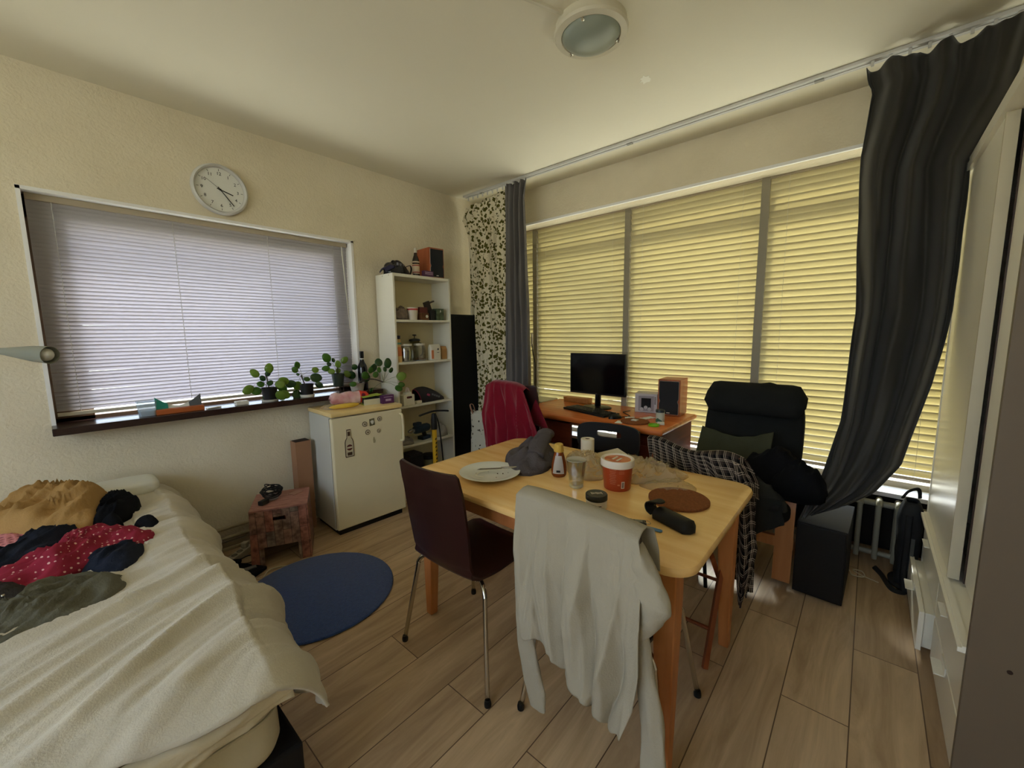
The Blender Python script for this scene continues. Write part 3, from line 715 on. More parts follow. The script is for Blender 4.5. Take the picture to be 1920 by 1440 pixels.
# ---- radiator in the niche
rd = thing('radiator', 'cream column radiator under the big window behind the dark tower', 'radiator', (3.165, 0.05, 0))
RC = M('radiator_cream', (150, 148, 132), 0.4)
for k in range(10):
    y = .34-.083*k; b = B()
    for dx in (-.055, .055):
        b.tube(smooth_line([(dx, y, .045), (dx, y, .07), (dx, y, .22), (dx, y, .345), (dx*.9, y, .372)], 16), .013, 8)
    b.tube(smooth_line([(-.055, y, .365), (-.03, y, .385), (.03, y, .385), (.055, y, .365)], 10), .016, 8)
    b.tube([(-.055, y, .06), (.055, y, .06)], .014, 8)
    b.build('column', RC, rd, smooth='all')
B().cyl((0, .36, .368), (0, -.43, .368), .018).build('header_pipe', RC, rd, smooth=True)
B().cyl((0, .36, .06), (0, -.43, .06), .016).build('header_pipe', RC, rd, smooth=True)
for y in (.30, -.36): B().bb(-.02, .02, y-.012, y+.012, 0, .06).build('foot', RC, rd)

# ---- desk
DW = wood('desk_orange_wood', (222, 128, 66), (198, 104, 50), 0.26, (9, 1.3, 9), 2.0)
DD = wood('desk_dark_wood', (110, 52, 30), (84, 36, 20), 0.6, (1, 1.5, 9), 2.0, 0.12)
dk = thing('desk', 'orange-brown wooden desk with a drawer pedestal, standing against the big window', 'desk', (2.905, 1.605, 0))
hx, hy = .355, .64
b = B(); r = []
for d, z in ((.012, .722), (.004, .728), (0, .738), (0, .748), (.004, .756), (.010, .760)):
    r.append(b.ring([Vector((x, y, z)) for x, y in rrect(hx-d, hy-d, .015)]))
b.skin(r).build('desktop', DW, dk, smooth=True)
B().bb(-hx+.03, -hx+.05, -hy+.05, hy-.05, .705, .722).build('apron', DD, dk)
for s, nm in ((-1, 'right'), (1, 'left')):
    y0_, y1_ = (-hy+.03, -hy+.33) if s < 0 else (hy-.36, hy-.03)
    if s > 0:
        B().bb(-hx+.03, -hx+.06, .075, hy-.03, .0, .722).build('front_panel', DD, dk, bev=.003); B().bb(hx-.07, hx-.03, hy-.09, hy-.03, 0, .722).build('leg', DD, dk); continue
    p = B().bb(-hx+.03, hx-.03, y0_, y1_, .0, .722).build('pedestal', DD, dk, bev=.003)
    for z0_, z1_ in ((.52, .64), (.36, .50), (.05, .34)):
        q = B().bb(-hx+.014, -hx+.030, y0_+.02, y1_-.02, z0_, z1_).build('drawer_front', DD, dk, bev=.004)
        B().lathe([(0, 0), (.012, 0), (.016, -.010), (.012, -.022), (0, -.024)], (-hx+.014, (y0_+y1_)/2, (z0_+z1_)/2), 16, rot=Matrix.Rotation(pi/2, 3, 'Y')).build('knob', DD, q, smooth=True)

# ---- armchair
AB = M('armchair_fabric', (34, 35, 34), 0.9, var=0.12, vs_=12, bump=0.3, bs=260, spec=0.1)
AW = wood('birch_bentwood', (190, 132, 84), (168, 110, 66), 0.4, (8, 8, 1))
ac = thing('armchair', 'black cushioned armchair with a roll headrest and bent wood frame before the window', 'armchair', (2.74, 0.522, 0))
def cushion(b, cx, cy, cz, lx, ly, lz, rot, seed, n=18):
    """pillow-like box: superellipsoid with soft dents"""
    def f(u, v):
        a = -pi+2*pi*u; e = -pi/2+pi*v
        def sp(c_, p): return (abs(c_)**p)*(1 if c_ >= 0 else -1)
        x = sp(cos(e), .35)*sp(cos(a), .35); y = sp(cos(e), .35)*sp(sin(a), .35); z = sp(sin(e), .6)
        q = Vector((x*lx/2, y*ly/2, z*lz/2*(1+.10*nz(x*2, y*2, seed))))
        return rot@q+Vector((cx, cy, cz))
    return b.grid(48, n, f, wrap=True)
ry = lambda d: Matrix.Rotation(radians(d), 3, 'Y')
b = cushion(B(), .12, 0, .70, .12, .54, .74, ry(16), 1); b.build('back_cushion', AB, ac, smooth='all')
b = cushion(B(), -.04, 0, .395, .56, .54, .13, ry(8), 2); b.build('seat_cushion', AB, ac, smooth='all')
b = B(); rr = []
for k in range(15):
    t = k/14; y = lerp(-.275, .275, t); s_ = min(1, (1-abs(2*t-1))*6)**.5
    rr.append(b.ring([Vector((.115+.075*s_*cos(a)*1.0+.03*sin(a), y, .975+.098*max(.25, s_)*sin(a))) for a in [2*pi*j/20 for j in range(20)]]))
b.skin(rr).build('head_roll', AB, ac, smooth=60)
for s in (-1, 1):
    y = s*.245
    if s > 0: pts = [(-.20, y, .03), (-.19, y, .25), (-.18, y, .44), (-.13, y, .51), (0, y, .53), (.20, y, .50), (.27, y, .44)]
    else: pts = [(-.20, y, .03), (-.19, y, .25), (-.18, y, .44), (-.13, y, .51), (0, y, .53), (.20, y, .50), (.27, y, .44)]
    r = []; b = B(); P = smooth_line(pts, 30)
    for i, p in enumerate(P):
        t = (P[min(i+1, 30)]-P[max(i-1, 0)]).normalized(); nrm = Vector((-t.z, 0, t.x))
        r.append(b.ring([p+nrm*.013+Vector((0, -.042, 0)), p+nrm*.013+Vector((0, .042, 0)), p-nrm*.013+Vector((0, .042, 0)), p-nrm*.013+Vector((0, -.042, 0))]))
    b.skin(r).build('arm_frame', AW, ac, smooth=30)
    B().tube([(-.18, y, .028), (.30, y, .028)], .018, 4).build('floor_runner', AW, ac)
    B().tube([(-.13, s*.18, .30), (.13, s*.18, .40), (.33, s*.18, .86)], .018, 4, flat=.8).build('back_frame', AW, ac)
B().bb(-.20, -.175, -.29, .29, .215, .275).build('cross_rail', AW, ac, bev=.003)
# ---- computer tower
pc = thing('computer_tower', 'plain black computer tower on the floor beside the armchair', 'computer', (2.72, 0.11, 0), radians(-2))
PB = M('tower_black', (9, 9, 10), 0.6)
B().bb(-.21, .21, -.105, .105, .012, .40).build('case', PB, pc, bev=.003)
B().bb(-.218, -.209, -.10, .10, .018, .395).build('front_panel', M('tower_front', (9, 9, 10), 0.5), pc, bev=.003)
for x in (-.17, .17):
    for y in (-.08, .08): B().cyl((x, y, 0), (x, y, .013), .012).build('foot', RUB, pc)

# ---- bed
bd = thing('bed', 'low bed on a black base with a cream mattress, at the left edge', 'bed', (-0.38, 2.09, 0))
B().bb(-.70, .745, -.975, .985, .03, .27).build('bed_base', M('bed_black', (20, 20, 22), 0.7), bd, bev=.01)
for x in (-.6, .62):
    for y in (-.85, .85): B().bb(x-.03, x+.03, y-.03, y+.03, 0, .035).build('leg', RUB, bd)
MC = M('mattress_cream', (216, 206, 176), 0.85, var=0.06, vs_=5, bump=0.15, bs=120, spec=0.1)
b = B(); r = []
for d, z in ((.03, .272), (.008, .285), (0, .31), (.0, .40), (0, .485), (.012, .515), (.045, .532)):
    L = rrect(.705-d, .975-d, .075-d*.3, 10); rg_ = []
    for x, y in L:
        q = .006*nz(x*5, y*5, z*6); rg_.append(Vector((x*(1+q), y*(1+q), z)))
    r.append(b.ring(rg_))
b.skin(r).build('mattress', MC, bd, smooth=60)
b = B(); P = [(x, y, .405) for x, y in rrect(.7065, .9765, .076, 10)]
b.tube(P, .0035, 6, closed=True).build('mattress_seam', MC, bd, smooth='all')
# white fitted sheet bunched out from under the duvet at the foot corner
SH = M('sheet_cream', (226, 214, 184), 0.85, var=0.05, vs_=6, bump=0.2, bs=80, spec=0.1)
def fsheet(u, v):
    # along the foot edge (u 0 = left .. 1 = right corner), v hangs down
    y = 1.092-.022*sin(pi*min(1, v*1.3))-.012*ridge(u*9, v*3, 2)-.02
    x = lerp(-.62, .335, u)+.03*v*nz(u*4, 1)
    dep = poly([(0, .05), (.45, .07), (.62, .13), (.70, .20), (.76, .10), (1, .07)], u)[0]
    return Vector((x, y+.01*(1-v), .545-v*dep-.006*ridge(u*7, v*2)))
b = B().grid(80, 14, fsheet)
tag(b.build('bed_sheet', SH, smooth='all', solid=.004), 'crumpled cream sheet slipping out from under the grey duvet at the foot of the bed', 'sheet')
# duvet
DV = M('duvet_grey', (212, 203, 184), 0.9, var=0.10, vs_=7, bump=0.2, bs=240, spec=0.08, sheen=0.15)
def fduv(u, v):
    # u: across the bed, ending as the drop at the right side; v: 0 wall .. 1 foot
    y = lerp(3.075, 1.055, v)
    W = 1.52; s = u*W
    flat = 1.40; xr = .305+.030*nz(v*4, 2.2)+.012*sin(v*11)
    sx = -1.05+s
    # long creases fanning from the right edge down to the left, crossed by a few soft dents
    g = v*2.02+.42*(sx)+.10*nz(sx*2.2, v*3, 5)
    r1 = ridge(sx*1.1+3, g*5.5, 3); r2 = ridge(sx*1.7, g*11+1, 7); r3 = ridge(sx*3, g*21, 11)
    fold = r1*abs(r1)*.9+r2*abs(r2)*.75+r3*abs(r3)*.32+nz(sx*3, v*6, 9)*.8
    amp = .020
    if s < flat-.10:
        x = xr-(flat-.10-s); q = Vector((x, y, .572)); n = Vector((0, 0, 1))
        q.z += .022*nz(x*2.2, y*2.2, 6)+.030*math.exp(-((x+.05)**2/.5+(y-1.5)**2/.08))
    else:
        t = (s-(flat-.10)); R = .105; a = min(t/R, pi/2*1.02)
        q = Vector((xr+R*sin(a), y, .572-R*(1-cos(a)))); n = Vector((sin(a), 0, cos(a)))
        ex = max(0, t-R*pi/2)
        q.z -= ex*(1.0+.3*max(0, (v-.80)/.2))*1.7+.05*sin(a); q.x += .007*sin(v*34)+.018*nz(v*18, ex*5)*min(1, t*12)
    amp *= .45+.55*max(0, min(1, (v-.5)/.12, 1)) if sx < .12 else 1
    q += n*amp*fold*(.6 if v > .96 else 1)
    q.y += .012*nz(u*4, v*9, 4)-(.030*sin(u*9)+.040*nz(u*6, 3.3))*max(0, (v-.95)/.05)
    if v > .955: q.z -= .05*((v-.955)/.045)**1.8
    if v > .955 and s < flat-.10: q.z = max(q.z, .5)
    if s > flat-.10: q.z = lerp(q.z, max(q.z, .40), max(0, (v-.9)/.1))
    if v < .03: q.z -= .02*(1-v/.03)
    return q
b = B().grid(190, 220, fduv)
dv = b.build('duvet', DV, smooth='all', solid=.008)
tag(dv, 'wrinkled light grey duvet spread over the bed', 'duvet')
PW = M('pillow_white', (232, 230, 220), 0.85, bump=0.1, bs=60)
b = cushion(B(), .13, 2.955, .600, .42, .22, .080, Matrix.Rotation(0, 3, 'Z'), 3, 24)
tag(b.build('pillow', PW, smooth='all'), 'white pillow at the wall end of the bed, mostly hidden by clothes', 'pillow')
# ================================================================ clothes on the bed
TAN = M('tan_cotton', (178, 140, 88), 0.9, var=0.12, vs_=9, bump=0.2, bs=120, spec=0.08)
BLKF = M('black_fabric', (24, 25, 28), 0.92, var=0.2, vs_=10, bump=0.25, bs=150, spec=0.08)
NAVY = M('navy_fabric', (40, 44, 56), 0.92, var=0.2, vs_=10, bump=0.25, bs=150, spec=0.08)
OLIVE = M('olive_grey_jersey', (104, 102, 88), 0.9, var=0.14, vs_=10, bump=0.25, bs=150, spec=0.08)
CHAR = M('charcoal_fabric', (70, 66, 64), 0.9, var=0.15, vs_=10, bump=0.25, bs=150, spec=0.08)
REDD = speckle_mat('red_dotted_cotton', (146, 44, 62), (226, 176, 168), 62, 0.20, 0.05, 0.004, 0.25)
def knit_mat():
    m = bpy.data.materials.new('pink_knit'); m.use_nodes = True; nt = m.node_tree; b = nt.nodes['Principled BSDF']; N = nt.nodes.new; K = nt.links.new
    b.inputs['Roughness'].default_value = .95
    tc = N('ShaderNodeTexCoord'); v = N('ShaderNodeTexVoronoi'); v.inputs['Scale'].default_value = 48; v.inputs['Randomness'].default_value = 0.35
    mp = N('ShaderNodeMapping'); mp.inputs['Scale'].default_value = (1, 1.5, 1); K(tc.outputs['Object'], mp.inputs[0]); K(mp.outputs[0], v.inputs['Vector'])
    rp = N('ShaderNodeValToRGB'); e = rp.color_ramp.elements; e[0].position = .15; e[0].color = (*lin((128, 62, 66)), 1); e[1].position = .5; e[1].color = (*lin((214, 136, 136)), 1)
    K(v.outputs['Distance'], rp.inputs['Fac']); K(rp.outputs['Color'], b.inputs['Base Color'])
    bp = N('ShaderNodeBump'); bp.inputs['Strength'].default_value = .9; bp.inputs['Distance'].default_value = .006; K(v.outputs['Distance'], bp.inputs['Height']); K(bp.outputs[0], b.inputs['Normal'])
    return m
PINK = knit_mat()
Z0 = .578
def cloth(name, label, cat, mat, outline, z0, h, **k):
    o = heap(outline, z0, h, **k).build(name, mat, smooth='all'); tag(o, label, cat); return o
cloth('trousers', 'tan cotton trousers crumpled at the wall end of the bed', 'trousers', TAN,
      [(-.26, 2.62), (-.235, 2.84), (-.15, 2.97), (-.02, 2.99), (.09, 2.86), (.150, 2.74), (.125, 2.62), (.043, 2.40), (-.053, 2.42), (-.15, 2.50)], Z0-.01, .150, seed=2, amp=.050, freq=9, ang=.9, peak=(-.10, 2.82))
cloth('shirt', 'black top lying beside the tan trousers', 'clothing', BLKF, [(.129, 2.74), (.20, 2.80), (.232, 2.66), (.205, 2.53), (.118, 2.42), (.036, 2.44), (.060, 2.60)], Z0, .085, seed=4, amp=0.024, ang=1.0)
cloth('pink_blanket', 'coarse pink knitted blanket under the black leggings', 'blanket', PINK, [(-.36, 2.80), (-.21, 2.82), (-.056, 2.70), (.028, 2.53), (-.03, 2.42), (-.126, 2.33), (-.196, 2.40), (-.33, 2.50)], Z0, .050, seed=5, amp=.010)
cloth('leggings', 'black leggings stretched across the pink knit', 'clothing', NAVY, [(-.32, 2.20), (-.186, 2.30), (-.126, 2.46), (-.045, 2.59), (.012, 2.585), (.034, 2.47), (.001, 2.36), (-.058, 2.24), (-.134, 2.17), (-.30, 2.07)], Z0+.012, .060, seed=6, amp=0.021, ang=1.0)
cloth('dotted_shirt', 'dark red shirt with small white dots in the middle of the clothes pile', 'shirt', REDD, [(-.26, 2.06), (-.156, 2.20), (-.07, 2.21), (-.027, 2.36), (.035, 2.43), (.099, 2.43), (.167, 2.30), (.226, 2.15), (.174, 2.05), (.072, 2.04), (-.01, 2.00), (-.06, 1.945), (-.105, 1.93), (-.21, 1.96)], Z0+.008, .062, seed=8, amp=0.033, ang=.8)
cloth('jeans', 'dark navy jeans bundled under the dotted shirt', 'trousers', NAVY, [(-.01, 2.04), (.045, 2.10), (.108, 2.16), (.176, 2.14), (.172, 2.02), (.104, 1.91), (.03, 1.96)], Z0-.002, .055, seed=9, amp=0.021, ang=.8)
cloth('sock', 'black sock at the tip of the red dotted shirt', 'sock', BLKF, [(.168, 2.29), (.197, 2.38), (.235, 2.36), (.252, 2.21), (.211, 2.16)], Z0, .055, seed=10, amp=.008, freq=8)
cloth('sock', 'small black sock between the black top and the dotted shirt', 'sock', BLKF, [(.075, 2.40), (.099, 2.455), (.135, 2.43), (.145, 2.36), (.106, 2.34)], Z0+.01, .060, seed=11, amp=.006, freq=8)
cloth('jacket', 'charcoal jacket with a metal snap at the left border of the picture', 'jacket', CHAR, [(-.36, 2.12), (-.25, 2.12), (-.17, 2.06), (-.10, 1.98), (-.09, 1.90), (-.14, 1.82), (-.24, 1.86), (-.36, 1.90)], Z0-.004, .062, seed=12, amp=0.024, ang=.7)
sn = B().lathe([(0, 0), (.005, 0), (.004, .003), (0, .004)], seg=12); 
jk = [o for o in COL.objects if o.name.startswith('jacket')][0]
sn.build('snap', CHROME, jk, smooth=True, loc=Vector((-.160, 1.905, Z0+.058))-jk.location)
cloth('jersey', 'olive grey jersey lying nearest to the camera on the duvet', 'clothing', OLIVE, [(-.40, 1.66), (-.36, 1.92), (-.24, 1.93), (-.168, 1.905), (-.108, 1.99), (-.049, 2.02), (.037, 1.975), (.096, 1.88), (.104, 1.79), (.036, 1.70), (-.044, 1.655), (-.12, 1.64), (-.25, 1.62)], Z0-.006, .058, seed=14, amp=0.026, ang=.9)

# ================================================================ cloth hung over a chair back
def drape(name, mat, prof, top_z, hem, xb, xf, cz, front=.14, folds=6, amp=.012, seed=0, nu=70, nv=70, thick=.003, slope=.0):
    """prof: [(z, y_left, y_right)] downwards; hem(u) -> z of the lower edge; xb back plane, xf front plane"""
    def wid(z):
        for a, b_ in zip(prof, prof[1:]):
            if z >= b_[0]: k = (a[0]-z)/(a[0]-b_[0]+1e-9); k = min(1, max(0, k)); return lerp(a[1], b_[1], k), lerp(a[2], b_[2], k)
        return prof[-1][1:]
    def f(u, v):
        zt = top_z(u)
        if v < .16:
            k = v/.16; z = lerp(zt-front, zt, k); x = xf-.004*k; yl, yr = wid(z); t = 0
            x = lerp(xf, (xf+xb)/2, max(0, (k-.85)/.15)); z -= 0 if k < .85 else 0
        else:
            k = (v-.16)/.84; z = lerp(zt, hem(u), k); yl, yr = wid(z)
            x = lerp((xf+xb)/2, xb, min(1, k/.03)); x += slope*(zt-z)
            t = min(1, k*2.2)
        z += -.004*((u-.5)*2)**6 if v < .3 else 0
        y = lerp(yl, yr, u)+.004*nz(u*6, v*6, seed)
        ph = folds*2*pi*(u+.10*nz(u*2.3, v*1.5, seed)+.07*nz(u*5, v*1.8, seed+2))
        x -= t*(amp*(abs(sin(ph/2))**.8)*(.35+.65*k)*(.55+.9*abs(nz(u*2.1, v*1.2, seed+9)))+.7*amp*max(0, ridge(u*3.2+v*.5, v*.6, seed+4))**2+.3*amp*max(0, ridge(u*7-v*.6, v*1.2, seed+5))**2+.004*nz(u*18, v*10, seed)) if v >= .16 else 0
        return Vector((x, y, z))
    return B().grid(nu, nv, f)
SHIRT = M('white_jersey', (172, 163, 144), 0.9, var=0.05, vs_=8, bump=0.15, bs=200, spec=0.08)
sh = thing('white_shirt', 'long-sleeved white shirt hung over the back of the front chair', 'shirt', (0, 0, 0))
b = drape('b', SHIRT, [(.93, .838, .432), (.895, .836, .426), (.80, .828, .400), (.65, .822, .388), (.52, .817, .385), (.42, .80, .395), (.2, .78, .46)],
          lambda u: .896-.018*u+.004*sin(u*3), lambda u: poly([(0, .432), (.2, .445), (.35, .425), (.5, .385), (.7, .365), (.86, .305), (1, .33)], u)[0]+.006*sin(u*40),
          0.968, 1.066, None, folds=4.5, amp=.048, seed=3, slope=-.02, nu=110, nv=90)
b.build('body', SHIRT, sh, smooth='all', solid=.003)
def strip(pts, w, mat, par, name, seed=1, n=40, m=10, depth=.014, thick=.003):
    P = smooth_line(pts, n)
    def f(u, v):
        p = P[min(n, int(round(v*n)))]; ww = w(v)
        a = 2*pi*u
        return p+Vector((depth*sin(a)*(1+.4*nz(v*5, a, seed))+.004*nz(u*8, v*12, seed), ww*cos(a)*(1+.15*nz(v*7, a, seed+2)), .004*nz(u*3, v*9, seed)))
    return B().grid(26, n, f, wrap=True).build(name, mat, par, smooth='all', solid=0)
strip([(.972, .792, .80), (.965, .808, .70), (.962, .806, .50), (.966, .795, .35), (.968, .765, .215), (.968, .752, .15)], lambda v: poly([(0, .018), (.3, .030), (.8, .042), (1, .030)], v)[0], SHIRT, sh, 'sleeve', 3)
strip([(.985, .432, .84), (.968, .398, .775), (.960, .372, .715), (.965, .388, .655), (.962, .402, .60)], lambda v: poly([(0, .012), (.25, .040), (.6, .050), (.85, .034), (1, .018)], v)[0], SHIRT, sh, 'sleeve', 5, depth=.026)
strip([(.962, .405, .62), (.958, .385, .50), (.955, .362, .38), (.950, .352, .26), (.945, .345, .14), (.94, .340, .045)], lambda v: poly([(0, .020), (.3, .030), (.8, .036), (1, .040)], v)[0], SHIRT, sh, 'sleeve_cuff', 7, depth=.018)

# plaid shirt
def plaid_mat():
    m = bpy.data.materials.new('plaid_flannel'); m.use_nodes = True; nt = m.node_tree; b = nt.nodes['Principled BSDF']; N = nt.nodes.new; K = nt.links.new
    b.inputs['Roughness'].default_value = .95; b.inputs['Specular IOR Level'].default_value = .05
    tc = N('ShaderNodeTexCoord'); out = None
    uv = N('ShaderNodeUVMap'); uv.uv_map = 'UVMap'; sp = N('ShaderNodeSeparateXYZ'); K(uv.outputs[0], sp.inputs[0])
    def lines(ch, f, w, off=0):
        a = N('ShaderNodeMath'); a.operation = 'MULTIPLY_ADD'; a.inputs[1].default_value = f; a.inputs[2].default_value = off; K(sp.outputs[ch], a.inputs[0])
        fr_ = N('ShaderNodeMath'); fr_.operation = 'FRACT'; K(a.outputs[0], fr_.inputs[0])
        lt = N('ShaderNodeMath'); lt.operation = 'LESS_THAN'; lt.inputs[1].default_value = w; K(fr_.outputs[0], lt.inputs[0]); return lt
    def mx(x, y):
        q = N('ShaderNodeMath'); q.operation = 'ADD'; K(x.outputs[0], q.inputs[0]); K(y.outputs[0], q.inputs[1]); return q
    wide = mx(lines('X', 22, .42), lines('Y', 22, .42)); thin = mx(mx(lines('X', 22, .08, .2), lines('X', 22, .07, .0)), mx(lines('Y', 22, .08, .2), lines('Y', 22, .07, .0)))
    r1 = N('ShaderNodeMix'); r1.data_type = 'RGBA'; r1.inputs[6].default_value = (*lin((20, 19, 20)), 1); r1.inputs[7].default_value = (*lin((62, 54, 50)), 1)
    h = N('ShaderNodeMath'); h.operation = 'MULTIPLY'; h.inputs[1].default_value = .5; K(wide.outputs[0], h.inputs[0]); K(h.outputs[0], r1.inputs[0])
    r2 = N('ShaderNodeMix'); r2.data_type = 'RGBA'; r2.inputs[7].default_value = (*lin((206, 190, 172)), 1); K(r1.outputs[2], r2.inputs[6])
    h2 = N('ShaderNodeMath'); h2.operation = 'MULTIPLY'; h2.inputs[1].default_value = .5; h2.use_clamp = True; K(thin.outputs[0], h2.inputs[0]); K(h2.outputs[0], r2.inputs[0])
    K(r2.outputs[2], b.inputs['Base Color']); return m
PLAID = plaid_mat()
def add_uv(b, nu, nv, su, sv):
    """uv on a bare grid in creation order"""
    uvl = b.bm.loops.layers.uv.new('UVMap'); b.bm.verts.index_update()
    for f in b.bm.faces:
        for l in f.loops:
            i = l.vert.index; l[uvl].uv = ((i % (nu+1))/nu*su, (i//(nu+1))/nv*sv)
ps = thing('plaid_shirt', 'black and white plaid shirt thrown over the wooden folding chair', 'shirt', (0, 0, 0))
b = drape('p', PLAID, [(.87, .86, .42), (.80, .85, .40), (.70, .83, .345), (.5, .78, .330), (.3, .74, .325)],
          lambda u: .832-.026*u+.018*sin(u*8+1), lambda u: poly([(0, .62), (.45, .60), (.62, .50), (.70, .25), (1, .20)], u)[0]+.012*sin(u*31), 2.062, 2.13, None, folds=5, amp=.028, seed=13, front=.2, nu=90, nv=80)
add_uv(b, 90, 80, .60, .85); b.build('body', PLAID, ps, smooth='all', solid=.004)
nU, nV = 60, 60
def fsl(u, v):
    z = lerp(.80, .165+.03*sin(u*9), v); y = lerp(.430-.05*v, poly([(0, .405), (.2, .345), (.6, .315), (1, .345)], v)[0], u)
    return Vector((2.015-.028*sin(pi*u)*(.6+.6*v)-.020*abs(sin(7*u+3*v))*v+.012*nz(u*5, v*9, 3), y, z))
b = B().grid(nU, nV, fsl); add_uv(b, nU, nV, .16, .65); b.build('sleeve', PLAID, ps, smooth='all', solid=.006)
# red blanket over the desk chair
ch3.location = (2.435, 1.925, 0); ch3.rotation_euler = (0, 0, radians(8)); ch3.scale = (1, 1, 1.16)
REDB = M('red_fleece', (128, 24, 42), 0.95, var=0.15, vs_=12, bump=0.2, bs=160, spec=0.03, sheen=0.3)
b = drape('r', REDB, [(1.09, 2.11, 1.80), (1.045, 2.12, 1.775), (1.00, 2.12, 1.76), (.90, 2.11, 1.70), (.75, 2.11, 1.62), (.6, 2.11, 1.59), (.45, 2.11, 1.62)],
          lambda u: 1.066-.030*(2*u-1)**4-.012*u, lambda u: poly([(0, .55), (.12, .53), (.2, .60), (.34, .47), (1, .58)], u)[0]-.0*u, 2.125, 2.215, None, folds=4.5, amp=.060, seed=21, front=.3, nu=90, nv=80)
rb = b.build('red_blanket', REDB, smooth='all', solid=.005); tag(rb, 'crimson fleece blanket draped over the chair back in front of the desk', 'blanket')
# spotted tote
TERR = speckle_mat('terrazzo_canvas', (196, 192, 176), (52, 44, 34), 24, 0.22, 0.05)
tt = thing('tote_bag', 'cream canvas tote bag with dark speckles standing before the black board', 'bag', (2.50, 2.56, 0), radians(4))
def ftote(u, v):
    a = 2*pi*u; z = .70*v
    sx = .040*(1-.5*v)+.008*nz(cos(a)*2, v*4); sy = .125+.006*sin(v*6)
    c_, s_ = cos(a), sin(a); e = .5
    return Vector((sx*(abs(c_)**e)*(1 if c_ > 0 else -1)+.006*nz(s_*3, v*7, 2), sy*(abs(s_)**e)*(1 if s_ > 0 else -1), z+(.012*sin(a*2) if v > .98 else 0)))
bt = B().grid(64, 40, ftote, wrap=True); bt.build('bag_body', TERR, tt, smooth='all', solid=.003)
B().tube(smooth_line([(-.02, .085, .68), (-.03, .105, .74), (-.02, .115, .765), (0, .10, .76), (.01, .085, .70)], 18), .009, 6, flat=.4).build('strap', M('strap_tan', (150, 110, 90), .7), tt, smooth='all')
B().bb(-.035, .035, -.12, .12, .003, .010).build('bag_bottom', TERR, tt)

# ================================================================ armchair clothes
cloth('black_jacket', 'black jacket heaped up on the armchair seat', 'jacket', BLKF, [(2.52, .50), (2.50, .34), (2.50, .19), (2.58, .12), (2.72, .13), (2.80, .22), (2.80, .40), (2.72, .50), (2.60, .55)], .50, .24, seed=31, amp=.035, freq=9, peak=(2.58, .34))
cloth('black_hoodie', 'black hoodie bulging over the right arm of the armchair', 'clothing', BLKF, [(2.47, .34), (2.455, .20), (2.50, .125), (2.62, .115), (2.66, .22), (2.62, .32), (2.54, .36)], .545, .15, seed=33, amp=.022, freq=8, peak=(2.55, .22))
cloth('grey_trousers', 'dark grey trousers piled at the front of the armchair seat', 'trousers', M('dark_grey_twill', (52, 54, 54), .9, bump=.2, bs=150, spec=.08), [(2.44, .56), (2.42, .40), (2.43, .28), (2.50, .27), (2.56, .34), (2.56, .52), (2.50, .60)], .455, .13, seed=35, amp=.025, freq=9)
pf = B().grid(40, 30, lambda u, v: Vector((2.435-.010*v-.015*abs(sin(6*u+v*2)), lerp(.55, .275, u)+.01*sin(v*5), lerp(.52, poly([(0, .31), (.5, .30), (.8, .36), (1, .40)], u)[0], v)+.006*nz(u*7, v*7))))
tag(pf.build('hanging_trousers', M('charcoal_twill', (46, 48, 48), .9, bump=.2, bs=150, spec=.08), smooth='all', solid=.006), 'dark trouser leg hanging down over the front edge of the armchair seat', 'trousers')
tw = B()
def ftow(u, v):
    y = lerp(.765, .38, u); x = 2.70-.14*v+.012*sin(u*9); z = lerp(.80, .62, v)-.05*sin(pi*u)*(.7+.5*v)+.05*max(0, u-.75)*4*.3+.010*nz(u*5, v*5, 1)
    return Vector((x, y, z))
tag(tw.grid(50, 24, ftow).build('towel', M('olive_towel', (66, 68, 54), .95, var=.15, vs_=8, bump=.3, bs=200, spec=.05), smooth='all', solid=.006), 'dark olive towel sagging across the armchair backrest', 'towel')
cloth('jacket', 'dark jacket lying behind the plaid shirt at the left arm of the armchair', 'jacket', CHAR if False else M('slate_nylon', (44, 47, 48), .6, var=.15, vs_=9, spec=.3), [(2.24, .80), (2.20, .68), (2.22, .54), (2.32, .48), (2.40, .56), (2.42, .72), (2.36, .84)], .50, .22, seed=37, amp=.03, freq=9)
bs_ = thing('side_stool', 'low dark stool hidden under the dark jacket beside the armchair', 'stool', (2.31, .68, 0))
B().lathe([(0, .46), (.10, .46), (.105, .48), (.10, .498), (0, .498)], seg=24).build('seat', PB, bs_, smooth=True)
for k in range(3): B().cyl((.06*cos(k*2.1), .06*sin(k*2.1), .465), (.11*cos(k*2.1), .11*sin(k*2.1), .0), .010).build('leg', PB, bs_, smooth=True)

# ================================================================ things on the table
ZT = .7415
pl_ = B(); pl_.lathe([(0, .004), (.075, .003), (.082, .001), (.086, .004), (.10, .010), (.138, .021), (.142, .0235), (.138, .0245), (.10, .014), (.086, .0095), (0, .008)], seg=64)
plate = pl_.build('dinner_plate', M('plate_white', (232, 232, 222), .15, spec=.6), smooth=True, loc=(1.305, 1.290, ZT)); tag(plate, 'white dinner plate with crumbs and a smear at the left end of the table', 'plate')
for i, (x, y, s) in enumerate(((.02, -.03, .003), (.035, -.05, .0035), (-.02, -.06, .002), (.06, -.06, .002), (.01, .02, .002), (-.04, .05, .0022))):
    B().box((x, y, .0105), (s*1.6, s, s), rz=i).build('crumb', M('crumb_brown', (70, 40, 24), .8), plate)
B().tube(smooth_line([(-.05, -.01, .0098), (-.06, .03, .0098), (-.02, .05, .0098), (.03, .04, .0098)], 18), .006, 6, flat=.15).build('smear', M('smear_cream', (244, 240, 222), .2), plate)
STEEL = M('steel', (170, 168, 160), .22, metal=1.0)
kn = thing('butter_knife', 'steel table knife lying across the white plate', 'knife', (1.355, 1.262, ZT+.0275), radians(-43))
